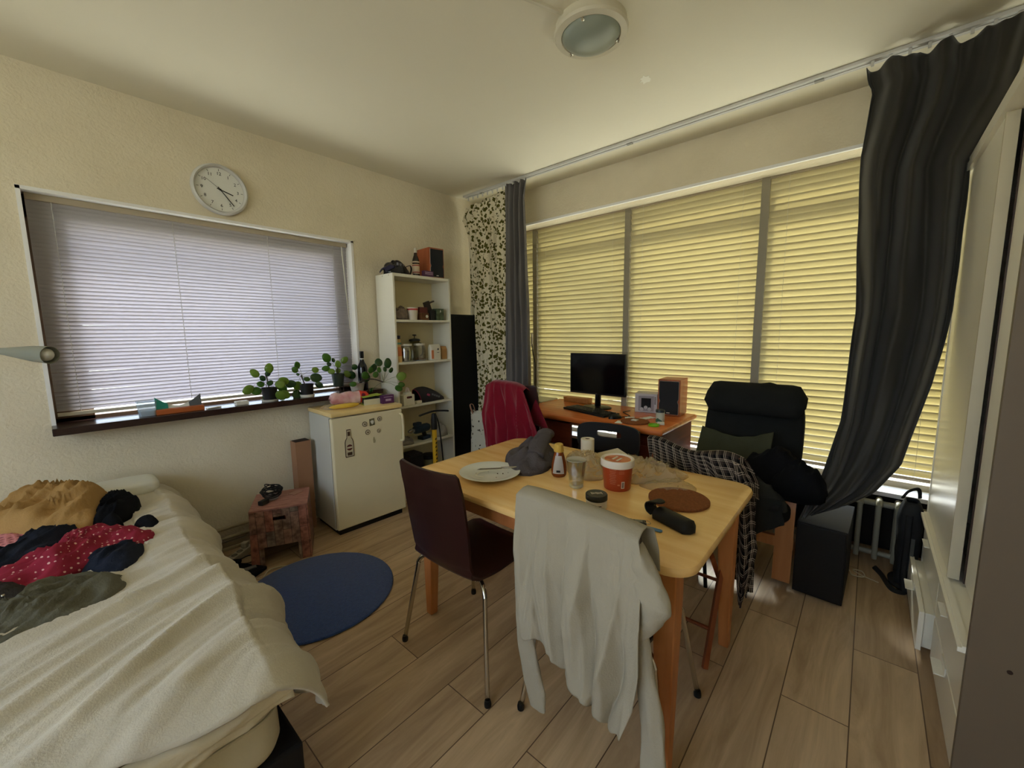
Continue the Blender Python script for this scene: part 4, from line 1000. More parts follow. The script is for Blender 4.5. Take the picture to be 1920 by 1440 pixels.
B().prism([(-.115, -.008), (-.10, -.011), (.0, -.011), (.0, .006), (-.10, .006)], 0, .0016).build('blade', STEEL, kn, bev=.0004)
B().tube([(-.002, -.002, .003), (.05, -.001, .0035), (.11, 0, .004)], .0068, 8, flat=.6).build('handle', STEEL, kn, smooth='all')
cloth('grey_cloth', 'crumpled dark grey cloth on the table behind the plate', 'cloth', M('cloth_grey', (92, 86, 88), .95, var=.12, vs_=15, bump=.4, bs=180, spec=.05),
      [(1.40, 1.235), (1.405, 1.15), (1.50, 1.115), (1.62, 1.15), (1.72, 1.20), (1.80, 1.30), (1.74, 1.40), (1.60, 1.40), (1.50, 1.37)], ZT, .105, seed=45, amp=.034, freq=12, aniso=1.5, ang=.4, peak=(1.66, 1.26), n=150, m=40, soft=True)
gcl = [o for o in COL.objects if o.name.startswith('grey_cloth')][0]
rl = B().tube(smooth_line([Vector(p)-gcl.location for p in ((1.52, 1.20, .80), (1.62, 1.24, .835), (1.72, 1.28, .850), (1.80, 1.33, .848))], 30), lambda t: .050-.010*t+.012*nz(t*6, 2)+.005*sin(t*17), 18, flat=.6)
rl.build('rolled_sleeve', gcl.data.materials[0], gcl, smooth='all')
# honey squeeze bottle
hb = thing('honey_bottle', 'squeeze bottle of honey with a yellow cap, left of the drinking glass', 'bottle', (1.505, 1.040, ZT), radians(30))
HON = M('honey_amber', (132, 62, 20), .12, spec=.6, trans=.25)
B().lathe([(0, 0), (.028, 0), (.034, .008), (.036, .03), (.034, .06), (.027, .09), (.021, .112), (.019, .118), (0, .118)], seg=32, sx=.8).build('body', HON, hb, smooth=True)
B().lathe([(0, .116), (.022, .116), (.0235, .120), (.0195, .150), (.014, .154), (0, .154)], seg=24).build('cap', M('cap_yellow', (206, 168, 78), .4), hb, smooth=True)
for s in (-1, 1):
    def fl_(u, v, s=s):
        z = lerp(.018, .100, v); r = poly([(.0, .034), (.012, .0365), (.03, .0370), (.06, .0350), (.09, .028), (.112, .023)], z)[0]+.0006
        a = lerp(-.75, .75, u)*(1-.25*v)+(0 if s > 0 else pi)
        return Vector((r*.8*cos(a), r*sin(a), z))
    B().grid(12, 10, fl_).build('label', M('label_grey', (176, 168, 158), .5), hb, smooth='all')
B().box((-.0310, .0, .030), (.0006, .018, .010)).build('barcode', BLK, hb)
# drinking glass, faceted
GL = M_thin('tumbler_glass', (240, 240, 232), .80, .04)
gl = thing('drinking_glass', 'empty faceted drinking glass in front of the clear plastic bag', 'glass', (1.440, .905, ZT))
def fg(u, v, k=0):
    a = 2*pi*u; z = .004+.116*v; r = lerp(.030, .0425, v); r *= 1-.05*abs(sin(5*a))*(1-max(0, (v-.75)*4)) if v < 1 else 1
    return Vector(((r-k)*cos(a), (r-k)*sin(a), z))
B().grid(60, 12, fg, wrap=True).build('outer_wall', GL, gl, smooth=20)
B().grid(40, 10, lambda u, v: fg(u, .12+.88*v, .0025), wrap=True).build('inner_wall', GL, gl, smooth='all')
B().lathe([(0, 0), (.026, 0), (.030, .004), (.029, .012), (.022, .016), (0, .014)], seg=30).build('thick_base', M('glass_base', (235, 232, 220), .05, trans=.85, spec=.6), gl, smooth=True)
B().lathe([(.0425, .119), (.0435, .1205), (.0420, .122), (.040, .1205)], seg=40).build('rim', M('glass_rim', (225, 222, 210), .1, trans=.6), gl, smooth='all')
# ice cream tub
tu = thing('ice_cream_tub', 'round orange-red ice cream tub with a white lid', 'tub', (1.545, .768, ZT), radians(-60))
TB = M('tub_orange_red', (172, 70, 36), .35, var=.1, vs_=12); TW = M('tub_lid_white', (226, 214, 196), .35)
B().lathe([(0, .003), (.052, .003), (.0535, 0), (.055, .004), (.0635, .108), (0, .108)], seg=48).build('body', TB, tu, smooth=True)
lid = B().lathe([(0, .124), (.056, .124), (.0615, .129), (.068, .129), (.0695, .126), (.0690, .100), (.0665, .099), (.0655, .104), (0, .108)], seg=48).build('lid', TW, tu, smooth=True)
B().lathe([(0, .1242), (.054, .1242), (.054, .1250), (0, .1250)], seg=40).build('lid_picture', M('lid_orange', (216, 138, 84), .4, c2=(188, 84, 44), vs_=22), lid)
for i, (x, y, w) in enumerate(((-.012, .006, .034), (.006, -.010, .046), (-.004, .022, .024))): B().box((x, y, .1254), (w, .009, .001), rz=radians(60)).build('lid_lettering', TW, lid)
def on_tub(a, z, w, h, mat, nm):
    def q(u, v):
        zz = z+h*(v-.5); r = lerp(.055, .0635, (zz-.004)/.104)+.0005; aa = a+w/r*(u-.5); return Vector((r*cos(aa), r*sin(aa), zz))
    B().grid(8, 2, q).build(nm, mat, tu, smooth='all')
A0 = pi+radians(60)+radians(26)
on_tub(A0+.42, .030, .014, .030, TW, 'barcode_panel'); on_tub(A0+.42, .030, .009, .024, M('barcode_grey', (120, 96, 86), .5), 'barcode')
LT = M('tub_text_pale', (200, 128, 96), .5)
for k in range(9): on_tub(A0-.30, .094-k*.0075, .030-.004*(k % 3), .0016, LT, 'small_print')
for k in range(3): on_tub(A0+.30, .094-k*.007, .022, .0014, LT, 'small_print')
on_tub(A0+.12, .030, .010, .006, LT, 'small_print')
# cream jar
jr = thing('cream_jar', 'small round jar with a black lid and white label', 'jar', (1.312, .735, ZT), radians(-40))
B().lathe([(0, 0), (.036, 0), (.039, .003), (.0395, .030), (.037, .033), (0, .033)], seg=40).build('body', M('jar_white', (214, 208, 196), .35), jr, smooth=True)
ld = B().lathe([(0, .033), (.0385, .033), (.041, .035), (.041, .052), (.039, .055), (0, .055)], seg=40).build('lid', M('jar_lid', (44, 45, 42), .35), jr, smooth=True)
for i in range(7): B().box((-.018+.0062*i, .004-.001*i, .0553), (.0022, .018-.004*(i % 3), .0006)).build('lid_lettering', TW, ld)
def on_jar(a, z, w, h, mat, nm): B().grid(8, 1, lambda u, v: Vector((.0401*cos(a+w/.04*(u-.5)), .0401*sin(a+w/.04*(u-.5)), z+h*(v-.5)))).build(nm, mat, jr, smooth='all')
aj = pi+radians(40)+radians(28)
on_jar(aj-.55, .016, .022, .018, M('jar_red', (178, 84, 70), .5), 'label_patch'); on_jar(aj+.2, .019, .024, .003, BLK, 'small_print'); on_jar(aj+.25, .012, .018, .004, BLK, 'small_print')
# car key with blue tag
kf = thing('car_key', 'black and chrome car key fob with a ring', 'key', (1.272, .556, ZT), radians(-62))
b = B().box((0, 0, .009), (.062, .030, .014), bev=.005); b.build('fob', M('fob_black', (24, 25, 26), .3), kf, smooth=True)
B().box((-.024, 0, .0105), (.016, .029, .013), bev=.003).build('chrome_end', CHROME, kf, smooth=True)
B().box((.006, 0, .0165), (.024, .016, .0015)).build('button_panel', M('fob_grey', (120, 120, 112), .35), kf)
B().tube([(.034+.011*cos(a*pi/8), .011*sin(a*pi/8), .010+.006*abs(sin(a*pi/16))) for a in range(16)], .001, 6, closed=True).build('ring', CHROME, kf, smooth='all')
kt = B().prism([(x*1.0, y) for x, y in rrect(.028, .0085, .008, 4)], 0, .003); kt.build('tag', M('tag_blue', (92, 138, 182), .4), kf, loc=(.052, -.026, .002)).rotation_euler = (0, 0, radians(-22))
# glasses case, open flap
gc = thing('glasses_case', 'open black glasses case near the rounded corner of the table', 'case', (1.352, .462, ZT), radians(-112))
CS = M('case_black', (9, 9, 9), .6, bump=.1, bs=400)
b = B(); r = []
for k in range(21):
    t = k/20; x = lerp(-.080, .080, t); e = min(1, (1-abs(2*t-1))*5)**.5
    r.append(b.ring([Vector((x, .031*max(.35, e)*sgn, z)) for sgn, z in ((-1, .004), (-1.06, .018), (-.72, .034*max(.6, e)+.003), (0, .038*max(.6, e)+.003), (.72, .034*max(.6, e)+.003), (1.06, .018), (1, .004))]))
b.skin(r).build('shell', CS, gc, smooth=55)
def flap(u, v):
    a = lerp(-.4, 2.7, v); y = lerp(-.026, .026, u)
    P = smooth_line([(-.078, 0, .012), (-.098, 0, .018), (-.106, 0, .034), (-.098, 0, .050), (-.074, 0, .058), (-.046, 0, .060)], 20)
    p = P[min(20, int(round(v*20)))]; w = 1 if v < .7 else sqrt(max(0.05, 1-((v-.7)/.3)**2)); return Vector((p.x, y*w, p.z))
B().grid(12, 20, flap).build('flap', CS, gc, smooth='all', solid=.004)
B().cyl((-.082, 0, .040), (-.082, 0, .043), .004).build('snap', STEEL, gc)
# cork mats
CK = M('cork_brown', (142, 88, 54), .85, var=.25, vs_=120, bump=.3, bs=300, spec=.1)
def cork(label, loc, r): 
    o = B().lathe([(0, 0), (r-.003, 0), (r, .002), (r, .009), (r-.003, .0115), (0, .0115)], seg=60).build('cork_mat', CK, smooth=True, loc=loc); tag(o, label, 'cork mat'); return o
cork('round brown cork mat at the right end of the dining table', (1.572, .520, ZT), .112)
# clear plastic bags and paper
CLEAR = M_thin('bag_plastic', (246, 238, 218), .70, .12, diff=(236, 224, 196))
def film(name, label, outline, h, seed, mat, amp=.026, fr_=20, n=80, m=22):
    o = heap(outline, ZT, h, seed=seed, amp=amp, freq=fr_, aniso=1.4, n=n, m=m, edge=.6).build(name, mat, smooth='all'); tag(o, label, 'plastic bag')
film('plastic_bag', 'crumpled clear plastic bag at the far edge of the table behind the tub', [(1.62, .73), (1.66, .86), (1.76, .97), (1.86, 1.02), (1.915, .92), (1.92, .76), (1.89, .60), (1.82, .575), (1.76, .60), (1.70, .66)], .040, 51, CLEAR)
film('plastic_bag', 'crumpled clear plastic bag behind the drinking glass', [(1.53, .90), (1.56, 1.02), (1.68, 1.12), (1.80, 1.18), (1.88, 1.12), (1.82, 1.00), (1.70, .92), (1.60, .86)], .045, 52, CLEAR)
film('plastic_wrapper', 'flat crinkled transparent wrapper between the tub and the cork mat', [(1.60, .60), (1.62, .70), (1.70, .70), (1.78, .60), (1.76, .52), (1.70, .495), (1.655, .52), (1.63, .56)], .016, 53, M_thin('wrapper_plastic', (246, 240, 222), .78, .12, diff=(236, 224, 196)), amp=.012, fr_=24)
pr = thing('tape_roll', 'roll of white paper tape standing at the far edge of the table', 'roll', (1.885, 1.115, ZT))
b = B(); b.lathe([(.013, 0), (.036, 0), (.036, .085), (.013, .085), (.013, 0)], seg=36); b.build('paper', M('paper_cream', (232, 222, 198), .8), pr, smooth=True)
B().lathe([(.0118, .001), (.0132, .001), (.0132, .084), (.0118, .084), (.0118, .001)], seg=24).build('core', M('cardboard_core', (110, 76, 54), .8), pr, smooth=True)
pb_ = B(); pb_.bm.faces.new(pb_.ring([(1.90, 1.08, ZT+.004), (1.93, .96, ZT+.05), (1.92, .90, ZT+.03), (1.90, .94, ZT+.006)])); pb_.bm.faces.new(pb_.ring([(1.90, 1.08, ZT+.004), (1.90, .94, ZT+.006), (1.86, .96, ZT+.004), (1.86, 1.06, ZT+.004)]))
tag(pb_.build('paper_bag', M('paper_buff', (206, 190, 152), .85), solid=.002), 'folded buff paper bag lying beside the tape roll', 'paper bag')
for i, (x, y) in enumerate(((1.29, .372), (1.37, .385), (1.34, 1.43))):
    pass
# ================================================================ things on the desk
ZD = .7605
mo = thing('computer_monitor', 'black flat computer monitor on the desk, switched off', 'monitor', (3.03, 1.705, ZD), radians(-1))
MB_ = M('monitor_black', (18, 18, 19), .35); SC = M('screen_black', (8, 8, 10), .12, spec=.35)
B().bb(-.016, .018, -.262, .262, .115, .460, bev=.004).build('casing', MB_, mo)
B().bb(-.0175, -.0155, -.252, .252, .132, .452).build('screen', SC, mo)
B().tube([(.012, 0, .01), (.02, 0, .12), (.022, 0, .2)], .022, 8, flat=1.5).build('neck', MB_, mo, smooth='all')
B().lathe([(0, 0), (.125, 0), (.128, .006), (.12, .012), (.03, .018), (0, .02)], seg=36, sx=.75).build('base', MB_, mo, smooth=True)
text('LG', .012, M('logo_grey', (120, 120, 118), .4), mo, frame_mx((-.018, 0, .123), (0, -1, 0), (0, 0, 1)), 'logo')
kb = thing('keyboard', 'full-size black computer keyboard in front of the monitor', 'keyboard', (2.83, 1.66, ZD), radians(-16))
B().prism(rrect(.080, .235, .012, 4), .0, .016).build('case', M('keyboard_black', (24, 24, 24), .5), kb, bev=.003)
KEY = M('key_black', (36, 36, 37), .45)
for r_ in range(6):
    y = .222; k = 0
    while y > -.215:
        w = .0165 if not (r_ == 5 and 5 <= k <= 5) else .10
        if k in (14, 18) : y -= .008
        if y-w < -.224: break
        B().box((.062-.0205*r_-.006*(r_ > 0), y-w/2, .0185), (.0165, w-.002, .006)).build('key', KEY, kb)
        y -= w+.0028; k += 1
ms = thing('computer_mouse', 'black computer mouse beside the keyboard', 'mouse', (2.735, 1.385, ZD), radians(-30))
B().grid(28, 12, lambda u, v: Vector((.056*cos(2*pi*u)*sin(pi*v*.5), .031*sin(2*pi*u)*sin(pi*v*.5), .034*cos(pi*v*.5)*(1-.2*cos(2*pi*u)*sin(pi*v*.5))+.001)), wrap=True).build('shell', MB_, ms, smooth='all')
B().tube([(.02, 0, .036), (.034, 0, .031)], .004, 8).build('scroll_wheel', RUB, ms)
tag(B().tube(smooth_line([(2.79, 1.36, ZD+.004), (2.86, 1.33, ZD+.004), (2.93, 1.40, ZD+.004), (2.98, 1.44, ZD+.004), (3.06, 1.42, ZD+.004)], 30), .003, 6).build('mouse_cable', RUB, smooth='all'), 'thin black mouse cable curling behind the keyboard', 'cable')
# product box with dark window
bx = thing('product_box', 'grey-white cardboard box with a dark window, left of the desk speaker', 'box', (3.155, 1.318, ZD), radians(14))
BXW = M('box_greywhite', (188, 182, 184), .5)
B().bb(-.075, .075, -.085, .085, 0, .150, bev=.002).build('carton', BXW, bx)
B().bb(-.0765, -.0745, -.038, .036, .028, .115).build('window', M('box_window_dark', (26, 24, 26), .2), bx)
B().bb(-.0762, -.0748, -.060, .058, .012, .132).build('picture_frame', M('box_grey', (150, 142, 146), .5), bx)
B().bb(-.068, .068, .0848, .0858, .01, .14).build('side_print', M('box_dark', (90, 84, 88), .5), bx)
for s, z in ((-.028, .020), (-.0, .032), (.03, .018)): B().lathe([(0, 0), (.014, .002), (.014, .012), (0, .014)], (-.078, s, z+.01), 14, rot=Matrix.Rotation(-pi/2, 3, 'Y')).build('printed_part', BXW, bx, smooth=True)
for k in range(5): B().bb(-.0768, -.0760, -.074, -.064, .118-k*.012, .124-k*.012).build('lettering', BLK, bx)
# speakers
SPW = wood('speaker_cherry', (176, 96, 58), (156, 80, 44), .35, (8, 8, 1.2)); SPG = M('speaker_grille', (40, 42, 46), .9, bump=.3, bs=700)
def speaker(label, loc, rz, sc=1.0, group=None):
    t = thing('bookshelf_speaker', label, 'speaker', loc, rz); t.scale = (sc, sc, sc)
    B().bb(-.10, .10, -.082, .082, 0, .275, bev=.003).build('cabinet', SPW, t)
    b = B(); pts = [(-.070, .012), (.070, .012), (.070, .09), (.062, .11), (.070, .13), (.070, .262), (-.070, .262), (-.070, .13), (-.062, .11), (-.070, .09)]
    m_ = Matrix(((0, 0, 1, 0), (1, 0, 0, 0), (0, 1, 0, 0), (0, 0, 0, 1)))
    b.prism(pts, -.110, -.0995, m_); g_ = b.build('grille', SPG, t, bev=.003)
    b = B()
    for a, c_ in zip(pts, pts[1:]+pts[:1]): b.cyl((-.103, a[0]*1.02, a[1]), (-.103, c_[0]*1.02, c_[1]), .0018, seg=5)
    b.build('grille_trim', M('trim_silver', (170, 160, 150), .35, metal=.6), t)
    B().bb(-.1115, -.1098, -.012, .012, .020, .026).build('badge', M('badge_silver', (220, 216, 206), .3), g_)
    for k in (-.07, .07):
        for j in (-.055, .055): B().cyl((k, j, -.0), (k, j, .002), .01).build('foot', RUB, t)
    return t
speaker('cherry-wood speaker with a black grille on the right end of the desk', (3.170, 1.125, ZD), radians(4))
# tin, mats, papers
tn = thing('green_tin', 'small white and green tin with a dark lid before the desk speaker', 'tin', (2.80, 1.075, ZD))
B().lathe([(0, 0), (.029, 0), (.0295, .002), (.0295, .075), (0, .075)], seg=30).build('body', M('tin_pale', (196, 196, 178), .4), tn, smooth=True)
B().lathe([(0, .075), (.031, .074), (.031, .088), (.029, .091), (0, .091)], seg=30).build('lid', M('tin_lid', (44, 52, 58), .4), tn, smooth=True)
b = B().grid(14, 2, lambda u, v: Vector((.0300*cos(pi*.62+2.0*u), .0300*sin(pi*.62+2.0*u), .006+.030*v*(1-abs(2*u-1)*.6)))); b.build('green_print', M('tin_green', (64, 98, 74), .5), tn, smooth='all')
cork('round cork mat lying at the front edge of the desk', (2.70, 1.215, ZD), .098)
PAP = M('paper_white', (232, 230, 222), .8)
for i, (x, y, w, h, a, lab) in enumerate(((2.80, 1.30, .10, .07, .5, 'crumpled white receipt left of the cork mat on the desk'), (2.88, 1.20, .12, .06, -.3, 'white leaflet lying behind the cork mat on the desk'), (2.635, 1.30, .09, .05, .2, 'white slip sticking out under the desk cork mat'))):
    b = B().grid(6, 5, lambda u, v: Vector((x+(u-.5)*w*cos(a)-(v-.5)*h*sin(a), y+(u-.5)*w*sin(a)+(v-.5)*h*cos(a), ZD+.0015+.006*abs(nz(u*3+i*5, v*3, i))*(i < 2)))); tag(b.build('paper_slip', PAP, solid=.0008), lab, 'paper')
tag(B().bb(2.688, 2.728, 1.20, 1.24, ZD+.0118, ZD+.017).build('sugar_packet', PAP), 'small white packet on the cork mat of the desk', 'packet')
ld_ = B().lathe([(.028, 0), (.036, .001), (.037, .010), (.034, .013), (.031, .004), (0, .003)], seg=32); tag(ld_.build('plastic_dish', M('lime_green', (122, 188, 34), .3), smooth=True, loc=(2.665, 1.065, ZD)), 'bright lime green plastic dish at the desk corner', 'dish')
tag(B().box((2.74, 1.045, ZD+.008), (.045, .045, .015), rz=.4, bev=.002).build('paper_cube', PAP), 'small white square box behind the lime lid on the desk', 'box')
# wooden block and low printer on the cabinet beyond the desk
cb = thing('side_cabinet', 'low dark cabinet in the corner left of the desk', 'cabinet', (3.11, 2.46, 0))
B().bb(-.14, .14, -.20, .20, 0, .695).build('body', DD, cb, bev=.003); B().bb(-.145, .145, -.205, .205, .695, .71).build('top', M('cabinet_black', (30, 26, 24), .5), cb)
pn = thing('printer', 'flat cream printer behind the grey curtain, left of the monitor', 'printer', (3.11, 2.44, .71))
B().bb(-.13, .13, -.19, .19, 0, .055, bev=.006).build('housing', M('printer_cream', (212, 210, 190), .4), pn); B().bb(-.06, .09, .03, .15, .055, .062).build('lid_panel', BPL, pn)
tag(B().bb(3.14, 3.22, 1.86, 2.12, ZD, ZD+.045, bev=.003).build('wooden_box', wood('pale_wood', (206, 150, 92), (190, 132, 74), .4)), 'flat pale wooden box behind the monitor on the desk', 'box')
# ================================================================ plants on the sill
LEAF = [M_trans('leaf_green', (66, 112, 40), (120, 170, 40), .35, .25), M_trans('leaf_dark', (40, 78, 36), (70, 110, 30), .25, .25), M_trans('leaf_light', (120, 150, 60), (150, 190, 50), .35, .25)]
STEM = M('stem_brown', (62, 48, 34), .8); PET = M('petiole_green', (112, 120, 70), .7)
SOIL = M('soil', (40, 30, 24), .95)
PLANTS = {
 'p1': (3.05, [(0.89, 1.158, 0.0299), (0.988, 1.179, 0.0325), (0.931, 1.12, 0.0196), (0.956, 1.147, 0.0144), (0.988, 1.14, 0.0145), (0.854, 1.051, 0.0351), (0.902, 1.037, 0.0284), (0.922, 1.081, 0.0214), (0.98, 1.083, 0.0217), (1.033, 1.07, 0.0294), (1.066, 1.085, 0.0352), (1.06, 1.041, 0.0334), (1.117, 1.061, 0.032), (1.033, 0.992, 0.0369), (1.066, 0.995, 0.0335), (0.944, 0.992, 0.018)]),
 'p2': (3.06, [(1.182, 1.185, 0.0267), (1.158, 1.156, 0.0228), (1.17, 1.124, 0.0114), (1.299, 1.147, 0.0256), (1.295, 1.092, 0.0414), (1.237, 1.084, 0.0214), (1.303, 1.036, 0.0277), (1.173, 1.041, 0.0306), (1.159, 0.979, 0.0344)]),
 'p3': (3.10, [(1.394, 1.228, 0.0344), (1.454, 1.207, 0.0164), (1.477, 1.175, 0.0269), (1.419, 1.179, 0.0163), (1.392, 1.15, 0.0284), (1.424, 1.125, 0.0246), (1.489, 1.123, 0.0208), (1.552, 1.201, 0.0294), (1.61, 1.145, 0.0256), (1.552, 1.094, 0.0296), (1.593, 1.082, 0.0341)]),
 'p4': (2.98, [(1.527, 1.024, 0.0246), (1.625, 1.082, 0.0294), (1.68, 1.12, 0.0254), (1.708, 1.132, 0.0341), (1.662, 1.058, 0.0296), (1.715, 1.083, 0.0257), (1.714, 1.183, 0.0315, 2.9), (1.711, 1.124, 0.021, 2.9), (1.73, 1.178, 0.0371, 2.79), (1.752, 1.122, 0.0207, 2.79), (1.702, 1.134, 0.0184, 2.79), (1.835, 1.071, 0.0382, 2.775), (1.828, 1.005, 0.0254, 2.775), (1.809, 0.975, 0.0300, 2.775), (1.656, 0.965, 0.0209, 2.93)])}
def leaves(root, base, key, hub, seed):
    """round coin-shaped leaves, each tilted its own way on a thin stalk"""
    Y, L = PLANTS[key]; rnd = random.Random(seed); bx, by, bz = base
    for i, (x, z, r, *yy) in enumerate(L):
        dy = rnd.uniform(-.035, .030)*(.3 if yy else 1); c = Vector((x, (yy[0] if yy else Y)+dy, z))
        hb_ = hub(i) if callable(hub) else Vector(hub)
        d = (c-hb_); side = Vector((d.x, 0, d.z)); side = side.normalized() if side.length > 1e-4 else Vector((1, 0, 0))
        n = Vector((rnd.uniform(-.45, .1), -1, rnd.uniform(-.25, .5))).normalized()
        u_ = (side-n*side.dot(n)).normalized(); w_ = n.cross(u_); asp = rnd.uniform(.78, 1)
        def f(uu, vv):
            a = 2*pi*uu; q = vv; rr = r*q*(1+.13*max(0, cos(a))**4)
            return c-Vector(base)+u_*rr*cos(a)*1.02+w_*rr*sin(a)*asp-n*(.22*r*(q*q)+.05*r*cos(3*a)*q*q)
        b = B(); cv = b.bm.verts.new(f(0, 0)); rings = [b.ring([f(k/20, j/4) for k in range(20)]) for j in (1, 2, 3, 4)]
        for k in range(20): b.bm.faces.new((cv, rings[0][k], rings[0][(k+1) % 20]))
        b.skin(rings, cap=False)
        lf = b.build('leaf', LEAF[rnd.choice([0, 0, 1, 2]) if r > .02 else 1], root, smooth='all', solid=.0006)
        p0 = hb_-Vector(base); p1 = c-Vector(base)-n*.004; mid = (p0+p1)/2+Vector((0, -.005, .012))
        B().tube(smooth_line([p0, mid, p1], 10), .0011, 5).build('leaf_stalk', PET, lf, smooth='all')
def pot(root, r0, r1, h, mat, seg=32, sq=1.0):
    B().lathe([(0, 0), (r0, 0), (r1, h), (r1-.003, h), (r1-.006, h-.012), (0, h-.012)], seg=seg).build('pot', mat, root, smooth=True)
    B().lathe([(0, h-.016), (r1-.007, h-.014), (r1-.007, h-.010), (0, h-.006)], seg=seg).build('soil', SOIL, root, smooth='all')
POTB = M('pot_black', (20, 20, 22), .5); POTW = M('saucer_white', (222, 218, 206), .35)
base = (.980, 3.07, .9575); p = thing('potted_plant', 'round-leaved plant in a black pot at the left of the row on the sill', 'potted plant', base)
pot(p, .040, .050, .092, POTB); B().lathe([(0, -.0), (.048, 0), (.056, .013), (.053, .014), (.046, .004), (0, .004)], seg=32).build('saucer', POTW, p, smooth=True)
st = B().tube(smooth_line([(0, 0, .08), (-.004, 0, .12), (-.010, 0, .16), (-.016, 0, .185)], 12), .0042, 6).build('stem', STEM, p, smooth='all')
leaves(p, base, 'p1', lambda i: Vector((.968, 3.07, 1.05+.012*(i % 6))), 1)
base = (1.225, 3.065, .9575); p = thing('potted_plant', 'round-leaved plant in a square-shouldered black pot, second in the row on the sill', 'potted plant', base)
pot(p, .040, .046, .092, POTB); B().lathe([(0, 0), (.046, 0), (.050, .018), (.047, .018), (.043, .005), (0, .005)], seg=32).build('saucer', POTW, p, smooth=True)
B().tube(smooth_line([(-.01, 0, .08), (-.022, 0, .12), (-.034, 0, .158)], 12), .004, 6).build('stem', STEM, p, smooth='all')
leaves(p, base, 'p2', lambda i: Vector((1.205-.002*i, 3.065, 1.09+.008*(i % 4))), 2)
base = (1.478, 3.10, .9575); p = thing('potted_plant', 'round-leaved plant in a small dark pot raised on a thin wire stand on the sill', 'potted plant', base)
b = B()
for a in (45, 135, 225, 315): b.cyl((.038*cos(radians(a)), .038*sin(radians(a)), 0), (.036*cos(radians(a)), .036*sin(radians(a)), .05), .0016, seg=5)
b.tube([(.038*cos(k*pi/12), .038*sin(k*pi/12), .046) for k in range(24)], .0016, 5, closed=True); b.build('wire_stand', STEM, p)
q = B(); q.lathe([(0, .046), (.037, .046), (.047, .145), (.044, .145), (.041, .135), (0, .135)], seg=28); q.build('pot', M('pot_translucent_green', (44, 54, 44), .3), p, smooth=True)
B().lathe([(0, .13), (.040, .132), (0, .138)], seg=20).build('soil', SOIL, p)
B().tube(smooth_line([(0, 0, .135), (.002, 0, .16), (-.002, 0, .20)], 8), .0035, 6).build('stem', STEM, p, smooth='all')
leaves(p, base, 'p3', lambda i: Vector((1.479, 3.10, 1.11+.012*(i % 5))), 3)
base = (1.600, 3.040, .9575); p = thing('potted_plant', 'large leaning round-leaved plant in a grey-white pot beside the wine bottle', 'potted plant', base)
pot(p, .044, .058, .066, M('pot_greywhite', (176, 170, 158), .4), 40)
B().tube(smooth_line([(.01, 0, .05), (.03, -.05, .088), (.07, -.13, .095), (.111, -.20, .0735)], 18), .005, 7).build('stem', STEM, p, smooth='all')
leaves(p, base, 'p4', lambda i: Vector((1.711, 2.84, 1.031)) if i > 5 else Vector((1.66, 3.02, 1.03)), 4)
# wine bottle
wb_ = thing('wine_bottle', 'dark wine bottle with black capsule standing behind the grey-white plant pot', 'bottle', (1.675, 3.082, .9575))
B().lathe([(0, 0), (.034, 0), (.037, .004), (.0375, .17), (.034, .195), (.020, .222), (.015, .24), (.015, .262), (0, .262)], seg=36).build('body', M('bottle_dark', (14, 14, 20), .08, spec=.6), wb_, smooth=True)
B().lathe([(.0155, .252), (.0158, .262), (.0165, .263), (.0165, .310), (0, .311)], seg=24).build('capsule', M('capsule_black', (16, 15, 18), .3), wb_, smooth=True)
B().lathe([(.0157, .246), (.0157, .254)], seg=24).build('neck_ring', POTW, wb_, smooth=True)
B().grid(14, 2, lambda u, v: Vector((.0378*cos(-2.4+1.5*u), .0378*sin(-2.4+1.5*u), .05+.085*v))).build('label', M('bottle_label_dark', (44, 40, 26), .6), wb_, smooth='all')
# things on the sill, left part
ZS = .9575
cpt = thing('plastic_cup', 'clear square plastic tub at the left part of the window sill', 'cup', (.345, 3.075, ZS))
def sq(r, z, n=24, e=.35): return [Vector((r*(abs(cos(2*pi*k/n))**e)*(1 if cos(2*pi*k/n) > 0 else -1), r*.8*(abs(sin(2*pi*k/n))**e)*(1 if sin(2*pi*k/n) > 0 else -1), z)) for k in range(n)]
b = B(); b.skin([b.ring(sq(.036, .001)), b.ring(sq(.044, .085))], cap=False); b.build('wall', M_thin('clear_plastic', (226, 236, 244), .62, .12, diff=(214, 226, 236)), cpt, smooth=30)
b = B(); b.skin([b.ring(sq(.036, 0)), b.ring(sq(.037, .03))]); b.build('base', M('clear_dim', (150, 160, 168), .2), cpt, smooth=30)
nh = thing('paper_holder', 'card holder with an orange base and a curved teal and white back on the sill', 'holder', (.492, 3.065, ZS))
B().bb(-.112, .112, -.035, .035, 0, .028, bev=.002).build('base', M('card_orange', (176, 92, 44), .5), nh)
def fh(u, v, s): 
    x = lerp(-.108, .108, u); top = .035+.062*(abs(2*u-1)**1.6); return Vector((x, s*.012+.015*s*v, lerp(.026, top, v)))
B().grid(24, 6, lambda u, v: fh(u, v, 1)).build('back', M('card_white', (206, 208, 200), .6), nh, solid=.002)
B().grid(10, 6, lambda u, v: fh(u*.26, v, .8)).build('teal_corner', M('card_teal', (44, 146, 130), .6), nh, solid=.002)
B().grid(10, 6, lambda u, v: fh(.72+u*.28, v, .8)).build('dark_corner', M('card_slate', (84, 86, 88), .6), nh, solid=.002)
tag(B().box((.652, 3.045, ZS+.004), (.085, .018, .007), rz=.35, bev=.002).build('white_stick', POTW), 'thin white stick lying on the sill right of the orange holder', 'stick')
pa = thing('power_adapter', 'white charger plug lying on the sill left of the plants', 'charger', (.805, 3.05, ZS)); B().bb(-.036, .036, -.022, .022, 0, .026, bev=.003).build('body', POTW, pa); B().bb(.0355, .0365, -.007, .007, .009, .014).build('socket', BLK, pa); B().bb(-.044, -.036, -.012, -.009, .012, .015).build('prong', STEEL, pa)

